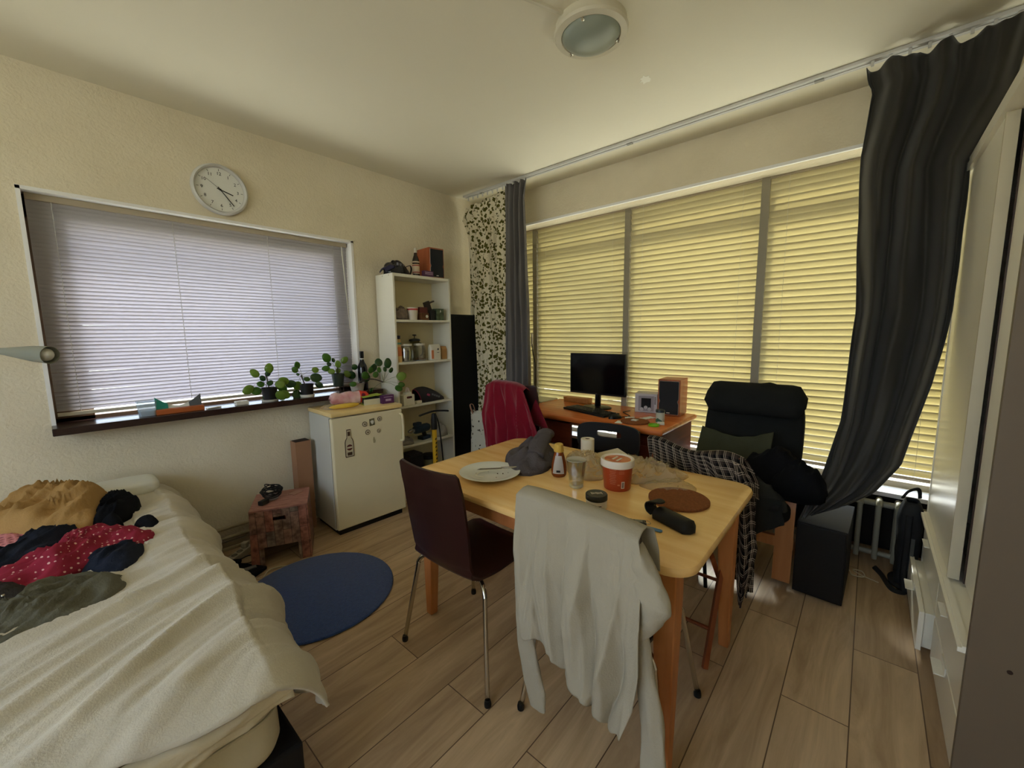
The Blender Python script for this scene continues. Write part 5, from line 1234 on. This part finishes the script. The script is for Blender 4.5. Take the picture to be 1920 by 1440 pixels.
# ================================================================ on top of the fridge
ZF = .8765
sb = thing('snack_bag', 'red and white snack packet lying on top of the fridge', 'packet', (1.475, 2.92, ZF), radians(-12))
def fsn(u, v):
    a = 2*pi*v; x = lerp(-.145, .135, u); e = (1-(2*u-1)**8)**.5; h = .034*e+.001; ww = .048
    zz = h*sin(a)*(1+.3*nz(u*5, v*3))+.035; return Vector((x, ww*cos(a)*(.9+.1*e)+.006*nz(u*9, v*4), max(.001, zz*1.45+.006*nz(u*12, v*6))))
b = B().grid(40, 20, fsn); b.build('packet_body', M('packet_pinkwhite', (238, 214, 206), .35, c2=(206, 140, 142), vs_=9), sb, smooth='all')
b = B().grid(12, 20, lambda u, v: fsn(.74+.26*u, v)+Vector((.0, 0, .0012)) if True else None)
for v in b.bm.verts: v.co = Vector((v.co.x, v.co.y*1.03, .05+(v.co.z-.05)*1.04))
b.build('red_end', M('packet_red', (216, 62, 42), .35), sb, smooth='all')
B().lathe([(.010, 0), (.014, 0), (.014, .001), (.010, .001), (.010, 0)], (.085, -.048, .072), 18, rot=Matrix.Rotation(radians(70), 3, 'X')).build('printed_ring', M('print_maroon', (130, 40, 60), .5), sb)
bn = thing('banana', 'ripe yellow banana at the front edge of the fridge top', 'banana', (1.375, 2.805, ZF), radians(-10))
B().tube(smooth_line([(-.105, .014, .016), (-.06, -.006, .019), (0, -.014, .021), (.06, -.006, .020), (.105, .016, .018)], 24), lambda t: .0175*max(.22, (1-abs(2*t-1)**3.5)), 8).build('peel', M('banana_yellow', (226, 188, 74), .45, var=.12, vs_=14), bn, smooth='all')
B().tube([(.100, .014, .018), (.128, .026, .022)], .005, 6).build('stem', M('banana_stem', (120, 100, 40), .6), bn)
lx = thing('lime_box', 'open lime green carton with its cream inside showing on the fridge', 'box', (1.595, 2.835, ZF), radians(-8))
lx.scale = (1.0, 1.0, 1.35)
b = B(); b.bb(-.07, .07, -.045, .045, 0, .003).bb(-.07, .07, .042, .045, 0, .046).bb(.067, .07, -.045, .045, 0, .046); b.prism([(-.07, -.045), (.07, -.045), (.07, .045), (-.07, .045)], .046, .049, Matrix.Translation((0, 0, 0))@Matrix.Rotation(radians(-3), 4, 'Y'))
b.build('carton', M('carton_lime', (166, 184, 66), .5), lx); B().bb(-.072, .052, -.050, -.046, 0, .032).build('flap', M('carton_cream', (208, 202, 172), .6), lx)
B().bb(-.06, .05, -.040, .036, .006, .040).build('dark_contents', M('contents_dark', (22, 20, 22), .7), lx)
ux = thing('purple_box', 'small purple cardboard box at the right corner of the fridge top', 'box', (1.690, 2.765, ZF), radians(-8))
ux.scale = (1.0, 1.0, 1.35)
B().bb(-.048, .048, -.022, .022, 0, .048, bev=.002).build('carton', M('carton_purple', (86, 44, 88), .35), ux)
for k in range(5): B().bb(-.020+.009*k, -.014+.009*k, -.0228, -.0218, .014, .026).build('lettering', M('print_lilac', (206, 180, 204), .5), ux)
B().bb(-.034, .036, -.0226, -.0218, .036, .038).build('stripe', M('print_lilac', (206, 180, 204), .5), ux)
cloth2 = heap([(1.25, 2.93), (1.32, 2.98), (1.36, 2.90), (1.34, 2.84), (1.27, 2.85)], ZF, .02, seed=61, amp=.012, freq=30, n=50, m=14).build('plastic_film', CLEAR, smooth='all'); tag(cloth2, 'crumpled clear film left of the snack packet on the fridge', 'plastic film')

# ================================================================ on and in the bookcase
ZT1 = 1.881
vr = thing('cycling_helmet', 'glossy black and navy helmet lying on the bookcase top', 'helmet', (1.965, 2.965, ZT1), radians(12))
def fhel(u, v):
    a = 2*pi*u; e = pi*.5*v; x = .125*cos(a)*sin(e); y = .085*sin(a)*sin(e); z = .115*cos(e)
    x -= .02*cos(e); z += .012*sin(a*3)*sin(e)*cos(e)*2
    if x < -.04: z += -.35*(x+.04)*sin(e)-.02
    return Vector((x, y, max(.002, z)))
B().grid(44, 16, fhel, wrap=True).build('shell', M('helmet_black', (22, 22, 30), .15, spec=.6), vr, smooth='all')
B().grid(20, 8, lambda u, v: Vector((-.155+.075*v, .06*(2*u-1)*(.6+.4*v), .035+.045*v-.03*(2*u-1)**2))).build('visor', M('helmet_navy', (40, 40, 72), .2), vr, smooth='all', solid=.006)
for k in range(3): B().box((-.055+.03*k, -.066, .078-.004*k), (.018, .012, .020), rz=.3).build('vent', M('vent_grey', (120, 118, 122), .4), vr)
B().tube(smooth_line([(.06, -.04, .07), (.10, -.05, .085), (.135, -.03, .06), (.13, -.02, .02)], 14), .007, 6, flat=.5).build('strap', BPL, vr, smooth='all')
bo_ = thing('beer_bottle', 'brown beer bottle with a pale label on the bookcase top', 'bottle', (2.128, 2.93, ZT1))
B().lathe([(0, 0), (.027, 0), (.030, .004), (.030, .125), (.026, .145), (.015, .175), (.0125, .20), (.0125, .225), (0, .225)], seg=32).build('glass', M('bottle_brown', (38, 20, 12), .12, spec=.6), bo_, smooth=True)
B().lathe([(.0135, .195), (.0140, .228), (.011, .234), (0, .234)], seg=24).build('foil', M('foil_cream', (206, 198, 180), .35), bo_, smooth=True)
B().lathe([(.0305, .020), (.0305, .100)], seg=32).build('label', M('label_beige', (200, 180, 156), .6), bo_, smooth='all')
for z, m_ in ((.086, 'label_red'), (.030, 'label_red')): B().lathe([(.0308, z), (.0308, z+.007)], seg=32).build('label_stripe', M(m_, (150, 54, 50), .6), bo_, smooth='all')
B().lathe([(.0303, .112), (.0300, .124)], seg=32).build('neck_label', M('label_beige', (200, 180, 156), .6), bo_, smooth='all')
speaker('cherry-wood speaker on top of the bookcase behind the beer bottle', (2.325, 2.985, ZT1), radians(86), .93)
b = B().bb(2.165, 2.262, 2.868, 2.905, ZT1, ZT1+.050, bev=.001); bk = b.build('purple_packet', M('packet_plum', (92, 56, 84), .5)); tag(bk, 'small plum-coloured packet at the foot of the bookcase speaker', 'box')
for z in (.022, .034): B().bb(-.040, .040, -.0195, -.0183, z, z+.004).build('lettering', M('print_lilac', (206, 180, 204), .5), bk)
Zr = [1.518, 1.173, .810, .472, .085]
# first shelf
cr = heap([(1.875, 2.90), (1.93, 2.875), (2.00, 2.885), (1.99, 2.94), (1.93, 2.96), (1.88, 2.95)], Zr[0], .075, seed=71, amp=.05, freq=22, n=60, m=16, peak=(1.96, 2.93)).build('crumpled_packet', M('foil_brown', (128, 112, 100), .35, var=.4, vs_=40, metal=.3), smooth='all'); tag(cr, 'crumpled silvery brown packet at the left of the top shelf', 'packet')
t = thing('white_tub', 'white plastic tub with a red band under its lid on the top shelf', 'tub', (2.055, 2.905, Zr[0]))
B().lathe([(0, 0), (.038, 0), (.045, .082), (0, .082)], seg=32).build('body', M('tub_white', (216, 206, 190), .4), t, smooth=True); B().lathe([(.0452, .080), (.046, .092), (0, .094)], seg=32).build('red_band', M('band_red', (176, 40, 40), .4), t, smooth=True); B().lathe([(.047, .092), (.047, .102), (0, .104)], seg=32).build('lid', M('tub_white', (216, 206, 190), .4), t, smooth=True)
t = thing('tea_caddy', 'small brown box with a white round mark on the top shelf', 'box', (2.155, 2.895, Zr[0])); B().bb(-.040, .040, -.03, .03, 0, .058, bev=.002).build('box', M('caddy_brown', (104, 66, 40), .5, var=.3, vs_=20), t); B().bb(-.04, .04, -.01, .04, .06, .108).build('upper_packet', M('caddy_maroon', (96, 44, 40), .5), t); B().lathe([(0, 0), (.013, 0), (.013, .001), (0, .001)], (.018, -.0305, .030), 18, rot=Rx).build('mark', M('magnet_white', (226, 224, 214), .5), t)
t = thing('camouflage_tin', 'square green camouflage tin on the top shelf', 'tin', (2.315, 2.895, Zr[0])); B().bb(-.040, .040, -.034, .034, 0, .100, bev=.003).build('tin_body', M('camo', (96, 112, 84), .5, c2=(52, 62, 48), vs_=28), t); B().prism([(-.005, -.012), (.01, -.006), (.002, .014)], .0342, .0352, Matrix.Translation((0, 0, .078))@Matrix.Rotation(pi/2, 4, 'X')).build('print', M('magnet_white', (226, 224, 214), .5), t)
t = thing('dark_carton', 'thin dark carton tilted against the camouflage tin', 'box', (2.255, 2.945, Zr[0])); B().box((.0, 0, .085), (.055, .025, .16), rot=Matrix.Rotation(radians(-20), 3, 'Y')).build('carton', M('carton_dark', (50, 40, 36), .5), t); B().box((.03, 0, .16), (.05, .027, .012), rot=Matrix.Rotation(radians(-20), 3, 'Y')).build('flap', M('carton_dark', (50, 40, 36), .5), t)
t = tag(B().bb(2.215, 2.262, 2.865, 2.900, Zr[0], Zr[0]+.085).build('black_box', M('box_blackish', (34, 34, 36), .5)), 'narrow black box between the brown box and the camouflage tin', 'box')
# second shelf
t = thing('sauce_bottle', 'mayonnaise-coloured squeeze bottle with a blue cap at the left of the second shelf', 'bottle', (1.892, 2.885, Zr[1]), 0)
B().lathe([(0, 0), (.026, 0), (.028, .01), (.028, .09), (.021, .13), (.024, .165), (.018, .188), (0, .19)], seg=28, sy=.7).build('body', M('mayo_yellow', (226, 192, 132), .35), t, smooth=True); B().lathe([(0, .188), (.017, .188), (.018, .215), (0, .217)], seg=20).build('cap', M('cap_navy', (48, 46, 76), .4), t, smooth=True)
B().lathe([(.0255, .145), (.0245, .160)], seg=20, sy=.7).build('teal_label', M('label_teal', (110, 168, 160), .5), t); B().lathe([(.0285, .05), (.0285, .09), (.0225, .125)], seg=20, sy=.7).build('orange_label', M('label_orange', (214, 130, 84), .5), t)
JG = M_thin('jar_glass', (230, 232, 222), .72, .06)
for x, r, lab, full in ((1.985, .060, 'wide glass storage jar with a dark canister inside, on the second shelf', 1), (2.125, .052, 'empty glass storage jar with a white lid, right of the wide jar', 0)):
    t = thing('storage_jar', lab, 'jar', (x, 2.925, Zr[1])); B().lathe([(r*.95, .0), (r, .006), (r, .085), (r*.93, .115), (r*.80, .128), (r*.80, .134)], seg=8 if not full else 36).build('glass', JG, t, smooth=20)
    B().lathe([(0, .130), (r*.88, .130), (r*.90, .133), (r*.90, .146), (0, .148)], seg=32).build('lid', POTW, t, smooth=True); B().lathe([(0, .001), (r*.93, .001), (r*.93, .006), (0, .006)], seg=32).build('glass_bottom', M('clear_dim', (150, 160, 168), .2), t)
    if full: B().lathe([(0, .007), (.034, .007), (.034, .085), (0, .087)], (-.008, -.012, 0), 24).build('dark_canister', M('canister_dark', (40, 30, 28), .5), t, smooth=True)
    else: B().lathe([(0, .007), (.04, .007), (.036, .02), (0, .026)], seg=20).build('spice_remains', M('spice', (110, 80, 62), .8), t)
t = thing('french_press', 'coffee press with a black lid and knob behind the glass jars', 'coffee press', (2.150, 3.025, Zr[1])); B().lathe([(.042, 0), (.042, .165)], seg=32).build('beaker', JG, t, smooth='all'); B().lathe([(0, .165), (.050, .165), (.046, .182), (.012, .190), (0, .190)], seg=32).build('lid', BPL, t, smooth=True); B().lathe([(0, .19), (.004, .19), (.004, .212), (.018, .214), (.017, .222), (0, .224)], seg=20).build('plunger_knob', BPL, t, smooth=True); B().tube(smooth_line([(.044, 0, .15), (.080, 0, .13), (.078, 0, .05), (.044, 0, .03)], 14), .006, 6).build('handle', BPL, t, smooth='all'); B().lathe([(0, .0), (.044, .0), (.044, .01), (0, .01)], seg=28).build('frame_base', STEEL, t)
t = thing('coffee_bag', 'white coffee bag with a dark printed mark on the second shelf', 'bag', (2.270, 2.905, Zr[1]))
def fbag(u, v, w=.056, d=.030, h=.135):
    a = 2*pi*u; c_, s_ = cos(a), sin(a); e = .4; k = 1-.75*max(0, (v-.8)/.2)
    return Vector((w*(abs(c_)**e)*(1 if c_ > 0 else -1)+.002*nz(u*5, v*5), d*k*(abs(s_)**e)*(1 if s_ > 0 else -1), h*v))
B().grid(36, 12, fbag, wrap=True).build('pouch', M('pouch_white', (222, 216, 200), .5), t, smooth=50); B().prism([(-.010, 0), (0, -.011), (.010, 0), (0, .011)], .0305, .0315, Matrix.Translation((.018, 0, .092))@Matrix.Rotation(pi/2, 4, 'X')).build('printed_mark', M('print_navy', (40, 44, 60), .5), t); B().bb(-.055, -.030, -.0312, -.030, .01, .085).build('orange_side', M('label_orange', (214, 130, 84), .5), t)
B().bb(.006, .030, -.0312, -.030, .062, .066).build('lettering', M('print_navy', (40, 44, 60), .5), t)
tag(B().grid(30, 10, lambda u, v: fbag(u, v, .030, .026, .115)+Vector((2.375, 2.915, Zr[1])), wrap=True).build('paper_bag', M('kraft', (178, 134, 82), .7, var=.1, vs_=20), smooth=50), 'small kraft paper bag at the right end of the second shelf', 'paper bag')
# third shelf
t = thing('white_caddy', 'white paper carrier with an oval handle hole at the left of the third shelf', 'carrier', (1.955, 2.885, Zr[2])); B().prism([(-.055, 0), (.050, 0), (.050, .088), (.025, .094), (.018, .112), (-.020, .108), (-.025, .094), (-.055, .088)], -.03, .03, Matrix.Rotation(pi/2, 4, 'X')).build('carton', M('carrier_white', (226, 220, 198), .5), t, bev=.001); B().prism([(x, y+.068) for x, y in rrect(.026, .009, .0085, 5)], .0302, .0312, Matrix.Rotation(pi/2, 4, 'X')).build('handle_hole', M('hole_maroon', (70, 26, 28), .7), t)
B().tube(smooth_line([(-.01, .0, .11), (0, .0, .145), (.02, 0, .125), (.015, 0, .10)], 12), .008, 6).build('wrapped_end', M('pinkish_white', (216, 196, 188), .5), t, smooth='all')
tag(B().bb(2.035, 2.085, 2.862, 2.895, Zr[2], Zr[2]+.024, bev=.002).build('small_packet', M('pouch_cream', (226, 218, 196), .5)), 'tiny cream packet before the black pouch on the third shelf', 'packet')
t = thing('toiletry_bag', 'black zip pouch with magenta piping on the third shelf', 'bag', (2.215, 2.93, Zr[2]), radians(-4))
def ftb(u, v):
    x = lerp(-.125, .125, u); H = .125*(1-.75*max(0, (u-.30)/.70)**1.5)*(1-.1*(1-min(1, u*8))); a = pi*v; return Vector((x-.03*(1-u)*sin(a), -.062*cos(a)*(1-.25*u), max(.002, H*sin(a)**.6)))
B().grid(30, 18, ftb).build('pouch', M('pouch_black', (36, 34, 40), .6, bump=.1, bs=200), t, smooth='all', solid=.004)
B().tube([ftb(0.01, k/16) for k in range(17)], .004, 6).build('piping', M('piping_magenta', (130, 24, 60), .5), t, smooth='all'); B().tube([ftb(k/12, .5)+Vector((0, 0, .004)) for k in range(13)], .0035, 6).build('zip', M('zip_dark', (16, 16, 18), .4), t, smooth='all')
B().box((-.045, -.058, .062), (.028, .004, .018), rot=Matrix.Rotation(radians(22), 3, 'Y')).build('pink_patch', M('patch_pink', (176, 70, 104), .5), t)
for k in range(4): B().box((.0+.022*k, -.054, .060-.009*k), (.016, .004, .016), rot=Matrix.Rotation(radians(22), 3, 'Y')).build('lettering', M('print_grey', (110, 110, 112), .5), t)
# fourth shelf
t = thing('cordless_drill', 'dark blue cordless drill lying on the fourth shelf', 'drill', (2.10, 2.93, Zr[3]), radians(10)); DB = M('drill_blue', (36, 54, 74), .5)
B().lathe([(0, -.11), (.026, -.11), (.036, -.09), (.038, 0), (.034, .06), (.020, .075), (0, .08)], (0, 0, .10), 20, rot=Matrix.Rotation(-pi/2, 3, 'Y')).build('motor_housing', DB, t, smooth=True)
B().lathe([(0, .075), (.018, .075), (.020, .11), (.010, .135), (0, .136)], (0, 0, .10), 16, rot=Matrix.Rotation(-pi/2, 3, 'Y')).build('chuck', STEEL, t, smooth=True)
B().tube([(.04, 0, .08), (.06, 0, .02)], .022, 10, flat=.8).build('grip', BPL, t, smooth='all'); B().bb(.0, .10, -.035, .035, 0, .03, bev=.005).build('battery', DB, t); B().box((-.03, 0, .148), (.07, .045, .03), bev=.006).build('upper_guard', DB, t)
t = tag(heap([(1.875, 2.89), (1.93, 2.865), (2.00, 2.88), (2.0, 2.96), (1.92, 2.98), (1.88, 2.95)], Zr[3], .05, seed=81, amp=.03, freq=24, n=50, m=14).build('screw_bag', M_thin('film_grey', (200, 200, 196), .4, .15, diff=(170, 164, 160)), smooth='all'), 'clear bag with small hardware at the left of the fourth shelf', 'plastic bag')
t = tag(heap([(2.24, 2.90), (2.30, 2.87), (2.38, 2.89), (2.39, 2.97), (2.30, 3.0), (2.25, 2.96)], Zr[3], .09, seed=82, amp=.045, freq=22, n=50, m=14).build('plastic_bag', M_thin('film_pale', (214, 212, 204), .42, .15, diff=(196, 190, 180)), smooth='all'), 'pale crumpled plastic bag at the right of the fourth shelf', 'plastic bag')
# bottom shelf
t = thing('black_crate', 'black box on the lowest shelf behind the yellow pump', 'box', (2.02, 2.95, Zr[4])); B().bb(-.07, .07, -.07, .07, 0, .27, bev=.004).build('box', M('crate_black', (18, 18, 20), .6), t); B().bb(-.065, .065, -.065, .065, .271, .285).build('lid', BPL, t)
t = thing('paint_tin', 'olive tin with a black lid on the lowest shelf', 'tin', (2.19, 2.94, Zr[4])); B().lathe([(0, 0), (.06, 0), (.06, .20), (0, .20)], seg=32).build('body', M('tin_olive', (112, 112, 84), .5), t, smooth=True); B().lathe([(0, .20), (.062, .20), (.062, .235), (0, .24)], seg=32).build('lid', BPL, t, smooth=True)
# bicycle pump in front of the bookcase
pm = thing('bicycle_pump', 'yellow floor pump with a black T handle in front of the bookcase', 'bicycle pump', (2.095, 2.72, 0), radians(0)); YEL = M('pump_yellow', (206, 162, 40), .35)
pump = B().lathe([(.021, .05), (.021, .60), (0, .60)], seg=24); pump.build('barrel', YEL, pm, smooth=True); B().lathe([(0, .60), (.024, .60), (.026, .62), (.026, .68), (.018, .735), (0, .74)], seg=24).build('collar', BPL, pm, smooth=True)
B().tube(smooth_line([(-.145, 0, .738), (-.08, 0, .748), (0, 0, .755), (.08, 0, .748), (.155, 0, .735)], 20), .013, 8, flat=.6).build('t_handle', BPL, pm, smooth='all')
B().bb(-.10, .10, -.035, .035, 0, .025, bev=.006).build('foot_plate', BPL, pm); B().lathe([(0, .02), (.03, .02), (.024, .06), (0, .06)], seg=20).build('base_socket', BPL, pm, smooth=True)
B().tube(smooth_line([(.022, -.01, .06), (.07, -.02, .14), (.06, -.02, .40), (.045, -.01, .62), (.028, 0, .70), (.02, 0, .72)], 30), .006, 6).build('hose', RUB, pm, smooth='all')
for k in range(10): B().box((-.004+.004*(k % 2), -.0212, .52-.034*k), (.010, .002, .018), rot=Matrix.Rotation(.5, 3, 'Y')).build('lettering', BLK, pm)

# ================================================================ step stool and floor things
SW = None
def crate_mat():
    m = bpy.data.materials.new('reclaimed_print'); m.use_nodes = True; nt = m.node_tree; b = nt.nodes['Principled BSDF']; N = nt.nodes.new; K = nt.links.new
    b.inputs['Roughness'].default_value = .6
    tc = N('ShaderNodeTexCoord'); mp = N('ShaderNodeMapping'); mp.inputs['Rotation'].default_value = (0, radians(90), 0); mp.inputs['Location'].default_value = (.11, .03, .02)
    sp = N('ShaderNodeSeparateXYZ'); K(tc.outputs['Object'], sp.inputs[0]); ad = N('ShaderNodeMath'); ad.operation = 'ADD'; K(sp.outputs['X'], ad.inputs[0]); K(sp.outputs['Y'], ad.inputs[1])
    cb_ = N('ShaderNodeCombineXYZ'); K(sp.outputs['Z'], cb_.inputs[0]); K(ad.outputs[0], cb_.inputs[1])
    br = N('ShaderNodeTexBrick'); br.inputs['Scale'].default_value = 1; br.inputs['Brick Width'].default_value = .21; br.inputs['Row Height'].default_value = .046; br.inputs['Mortar Size'].default_value = .0012
    br.inputs['Color1'].default_value = (*lin((168, 108, 92)), 1); br.inputs['Color2'].default_value = (*lin((140, 128, 116)), 1); br.inputs['Mortar'].default_value = (*lin((60, 40, 34)), 1); K(cb_.outputs[0], br.inputs['Vector'])
    n = N('ShaderNodeTexNoise'); n.inputs['Scale'].default_value = 30; n.inputs['Detail'].default_value = 8; K(tc.outputs['Object'], n.inputs['Vector'])
    rp = N('ShaderNodeValToRGB'); e = rp.color_ramp.elements; e[0].position = .35; e[0].color = (.42, .34, .30, 1); e[1].position = .62; e[1].color = (1.15, 1.1, 1.05, 1); K(n.outputs['Fac'], rp.inputs['Fac'])
    mx = N('ShaderNodeMix'); mx.data_type = 'RGBA'; mx.blend_type = 'MULTIPLY'; mx.inputs[0].default_value = 1; K(br.outputs['Color'], mx.inputs[6]); K(rp.outputs['Color'], mx.inputs[7]); K(mx.outputs[2], b.inputs['Base Color']); return m
SW = crate_mat()
ss = thing('step_stool', 'cardboard stool printed like red and grey reclaimed planks, beside the fridge', 'stool', (.905, 2.795, 0), radians(-25))
w0, w1_, d0, d1_, H = .150, .150, .145, .145, .345
def panel(pts3, nm, par=None, mat=None, t=.006):
    b = B(); f = b.bm.faces.new(b.ring([Vector(p_) for p_ in pts3])); return b.build(nm, mat or SW, par or ss, solid=t)
B().bb(-.158, .158, -.152, .152, H, H+.010, bev=.001).build('top', M('stool_top_pink', (184, 132, 118), .5, c2=(140, 92, 80), vs_=14, stretch=(1, 5, 1)), ss)
def arch(y, nm, m4):
    # panel with a slot handle and an arched opening, drawn as strips round the holes
    b = B(); X = [-.155, -.090, -.035, .035, .090, .155]; Z = [0, .115, .275, .300, H]
    fl_ = lambda z: 1+.05*(1-z/H)
    for i in range(5):
        for j in range(4):
            if j == 0 and 1 <= i <= 3: continue
            if j == 2 and i == 2: continue
            q = [(X[i], Z[j]), (X[i+1], Z[j]), (X[i+1], Z[j+1]), (X[i], Z[j+1])]
            b.bm.faces.new(b.ring([m4@Vector((x*fl_(z), y*fl_(z), z)) for x, z in q]))
    bmesh.ops.remove_doubles(b.bm, verts=b.bm.verts, dist=1e-4); return b.build(nm, SW, ss, solid=.005)
I4 = Matrix.Identity(4)
arch(-.148, 'front_panel', I4); arch(.148, 'back_panel', I4)
for s in (-1, 1): panel([(s*.155*1.05, -.148*1.05, 0), (s*.155*1.05, .148*1.05, 0), (s*.155, .148, H), (s*.155, -.148, H)], 'side_panel')
cc = thing('coiled_cable', 'black cable coiled in a loose ring on the printed stool', 'cable', (.865, 2.83, H+.0105))
b = B(); pts = []
for k in range(170):
    a = k*.37; t_ = .9*nz(k*.045, 3)*2.2; p_ = .9*nz(k*.05, 9)*2.0; r = .058+.016*nz(k*.21, 3)
    v = Vector((r*cos(a), r*sin(a), 0)); v = Matrix.Rotation(t_, 3, 'X')@Matrix.Rotation(p_, 3, 'Y')@v; pts.append((v.x, v.y, .055+v.z*.85))
b.tube(smooth_line(pts, 420), .0036, 5).build('cable_loops', RUB, cc, smooth='all')
B().box((-.065, -.050, .014), (.055, .035, .026), rz=.5, bev=.004).build('plug', M('plug_black', (26, 28, 26), .5), cc)
B().lathe([(0, 0), (.034, .002), (.036, .02), (.02, .032), (0, .034)], (.0, .0, .001), 24).build('grey_puck', M('puck_grey', (150, 146, 144), .35), cc, smooth=True)
tag(B().box((1.005, 2.82, H+.0125), (.075, .05, .003), rz=.35).build('paper_card', M('card_rose', (170, 128, 112), .5)), 'small flat card on the right side of the printed stool', 'card')
cd = thing('cardboard_tube_box', 'narrow tall brown cardboard box standing between wall and fridge', 'box', (1.135, 3.02, 0)); CB = M('cardboard', (160, 118, 88), .75, var=.08, vs_=6)
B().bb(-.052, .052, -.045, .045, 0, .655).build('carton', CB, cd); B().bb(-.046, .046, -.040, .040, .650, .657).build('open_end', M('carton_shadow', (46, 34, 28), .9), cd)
ex = thing('power_strip', 'white power strip with a plug on the floor behind the printed stool', 'power strip', (.685, 2.93, 0), radians(40)); B().bb(-.09, .09, -.026, .026, 0, .040, bev=.005).build('housing', M('strip_white', (190, 182, 164), .4), ex)
for x in (-.05, 0, .05): B().lathe([(0, .040), (.018, .040), (.018, .042), (.0, .039)], (x, 0, 0), 18).build('socket', M('socket_grey', (120, 114, 102), .5), ex)
B().box((.05, 0, .058), (.034, .034, .034), bev=.005).build('plug', M('strip_white', (190, 182, 164), .4), ex)
lb_ = thing('laptop_sleeve', 'flat black laptop sleeve lying on the floor beside the bed', 'sleeve', (.60, 2.71, 0), radians(30)); B().bb(-.10, .10, -.13, .13, 0, .022, bev=.008).build('sleeve', BLKF, lb_); B().box((0, -.01, .025), (.03, .20, .006), rz=.9).build('zip_strip', M('zip_grey', (120, 118, 112), .4, metal=.4), lb_); B().box((.03, .07, .036), (.13, .08, .024), rz=.3, bev=.008).build('pouch', BLKF, lb_)
tag(B().tube(smooth_line([(.66, 2.62, .004), (.70, 2.52, .004), (.77, 2.46, .004), (.84, 2.50, .004), (.84, 2.58, .004), (.78, 2.615, .006), (.74, 2.60, .012), (.70, 2.56, .006)], 40), .0032, 6).build('white_cable', M('cable_white', (206, 198, 170), .5), smooth='all'), 'white cable looping on the floor in front of the printed stool', 'cable')
tag(B().tube(smooth_line([(.68, 2.90, .01), (.66, 2.84, .005), (.70, 2.80, .005), (.76, 2.84, .005), (.72, 2.90, .005), (.62, 2.86, .005)], 34), .003, 6).build('black_cable', RUB, smooth='all'), 'thin black cable tangled on the floor by the power strip', 'cable')
# desk lamp reaching in from the left
ln = thing('reading_lamp', 'grey reading lamp head on a thin arm entering from the left', 'lamp', (-.62, 3.09, 1.36)); LG = M('lamp_grey', (136, 138, 126), .4)
hd_ = Vector((.010, 2.640, 1.330))-Vector((-.62, 3.09, 1.36)); tl_ = Vector((-.150, 2.835, 1.352))-Vector((-.62, 3.09, 1.36)); dv_ = (hd_-tl_).normalized()
RL = dv_.to_track_quat('Z', 'Y').to_matrix(); LL = (hd_-tl_).length
B().lathe([(.009, 0), (.012, .01), (.017, .06), (.027, .13), (.034, LL*.72), (.0375, LL), (.0355, LL), (.030, LL*.75), (.01, LL*.55)], tl_, 32, rot=RL).build('lamp_shade', LG, ln, smooth=True)
B().lathe([(0, LL*.60), (.014, LL*.62), (.029, LL*.86), (.026, LL*.96), (.014, LL*1.01), (0, LL*1.02)], tl_, 24, rot=RL).build('bulb', M('bulb_white', (216, 214, 204), .25), ln, smooth='all')
B().tube(smooth_line([tl_+dv_*.01, tl_-dv_*.10+Vector((0, 0, -.002)), (.10, -.03, -.0), (0.0, -.01, 0)], 24), .005, 8).build('arm', M('arm_brown', (84, 66, 52), .4, metal=.4), ln, smooth='all')
B().lathe([(0, -.03), (.045, -.03), (.045, -.012), (.02, 0), (0, 0)], (0, 0, 0), 24, rot=Rx).build('wall_plate', LG, ln, smooth=True)
# backpack, strap and cable at the far end of the wardrobe
bg = thing('backpack', 'black backpack leaning on the wardrobe end beside the radiator', 'bag', (2.985, -.232, 0), radians(0))
def fbp(u, v):
    a = 2*pi*u; c_, s_ = cos(a), sin(a); e = .55; z = .02+.46*v; k = (1-.5*max(0, (v-.75)/.25)**2)*(.85+.3*v)
    return Vector(((.066*(abs(c_)**e)*(1 if c_ > 0 else -1)+.008*nz(u*4, v*6))*k, (.046*(abs(s_)**e)*(1 if s_ > 0 else -1)+.006*nz(u*6, v*7, 2))*k, z))
BG = M('backpack_black', (30, 31, 33), .75, var=.2, vs_=10, bump=.2, bs=200)
B().grid(44, 24, fbp, wrap=True).build('pack_body', BG, bg, smooth='all', solid=.004); B().lathe([(0, 0), (.09, .004), (.095, .02), (0, .022)], seg=24, sy=.7).build('pack_bottom', BG, bg, smooth='all')
B().tube(smooth_line([(-.02, .04, .49), (-.03, .02, .535), (.02, -.02, .54), (.03, -.03, .49)], 14), .010, 6, flat=.5).build('top_handle', BG, bg, smooth='all')
B().tube(smooth_line([(-.085, .01, .42), (-.10, .01, .25), (-.095, .01, .08), (-.12, .0, .015), (-.12, .05, .008), (.02, .09, .008), (.09, .12, .01)], 34), .014, 6, flat=.35).build('strap', BG, bg, smooth='all')
B().bb(-.092, -.086, -.02, .0, .12, .30).build('side_panel', M('panel_grey', (70, 72, 70), .6), bg)
tag(B().tube(smooth_line([(3.10, .12, .006), (3.02, .06, .006), (2.96, .0, .006), (2.90, -.02, .006), (2.92, -.07, .006), (2.98, -.06, .006), (2.97, -.02, .006), (2.93, -.06, .006), (2.90, -.13, .006)], 50), .003, 6).build('white_cable', M('cable_white', (206, 198, 170), .5), smooth='all'), 'thin white cable on the floor between the tower and the backpack', 'cable')
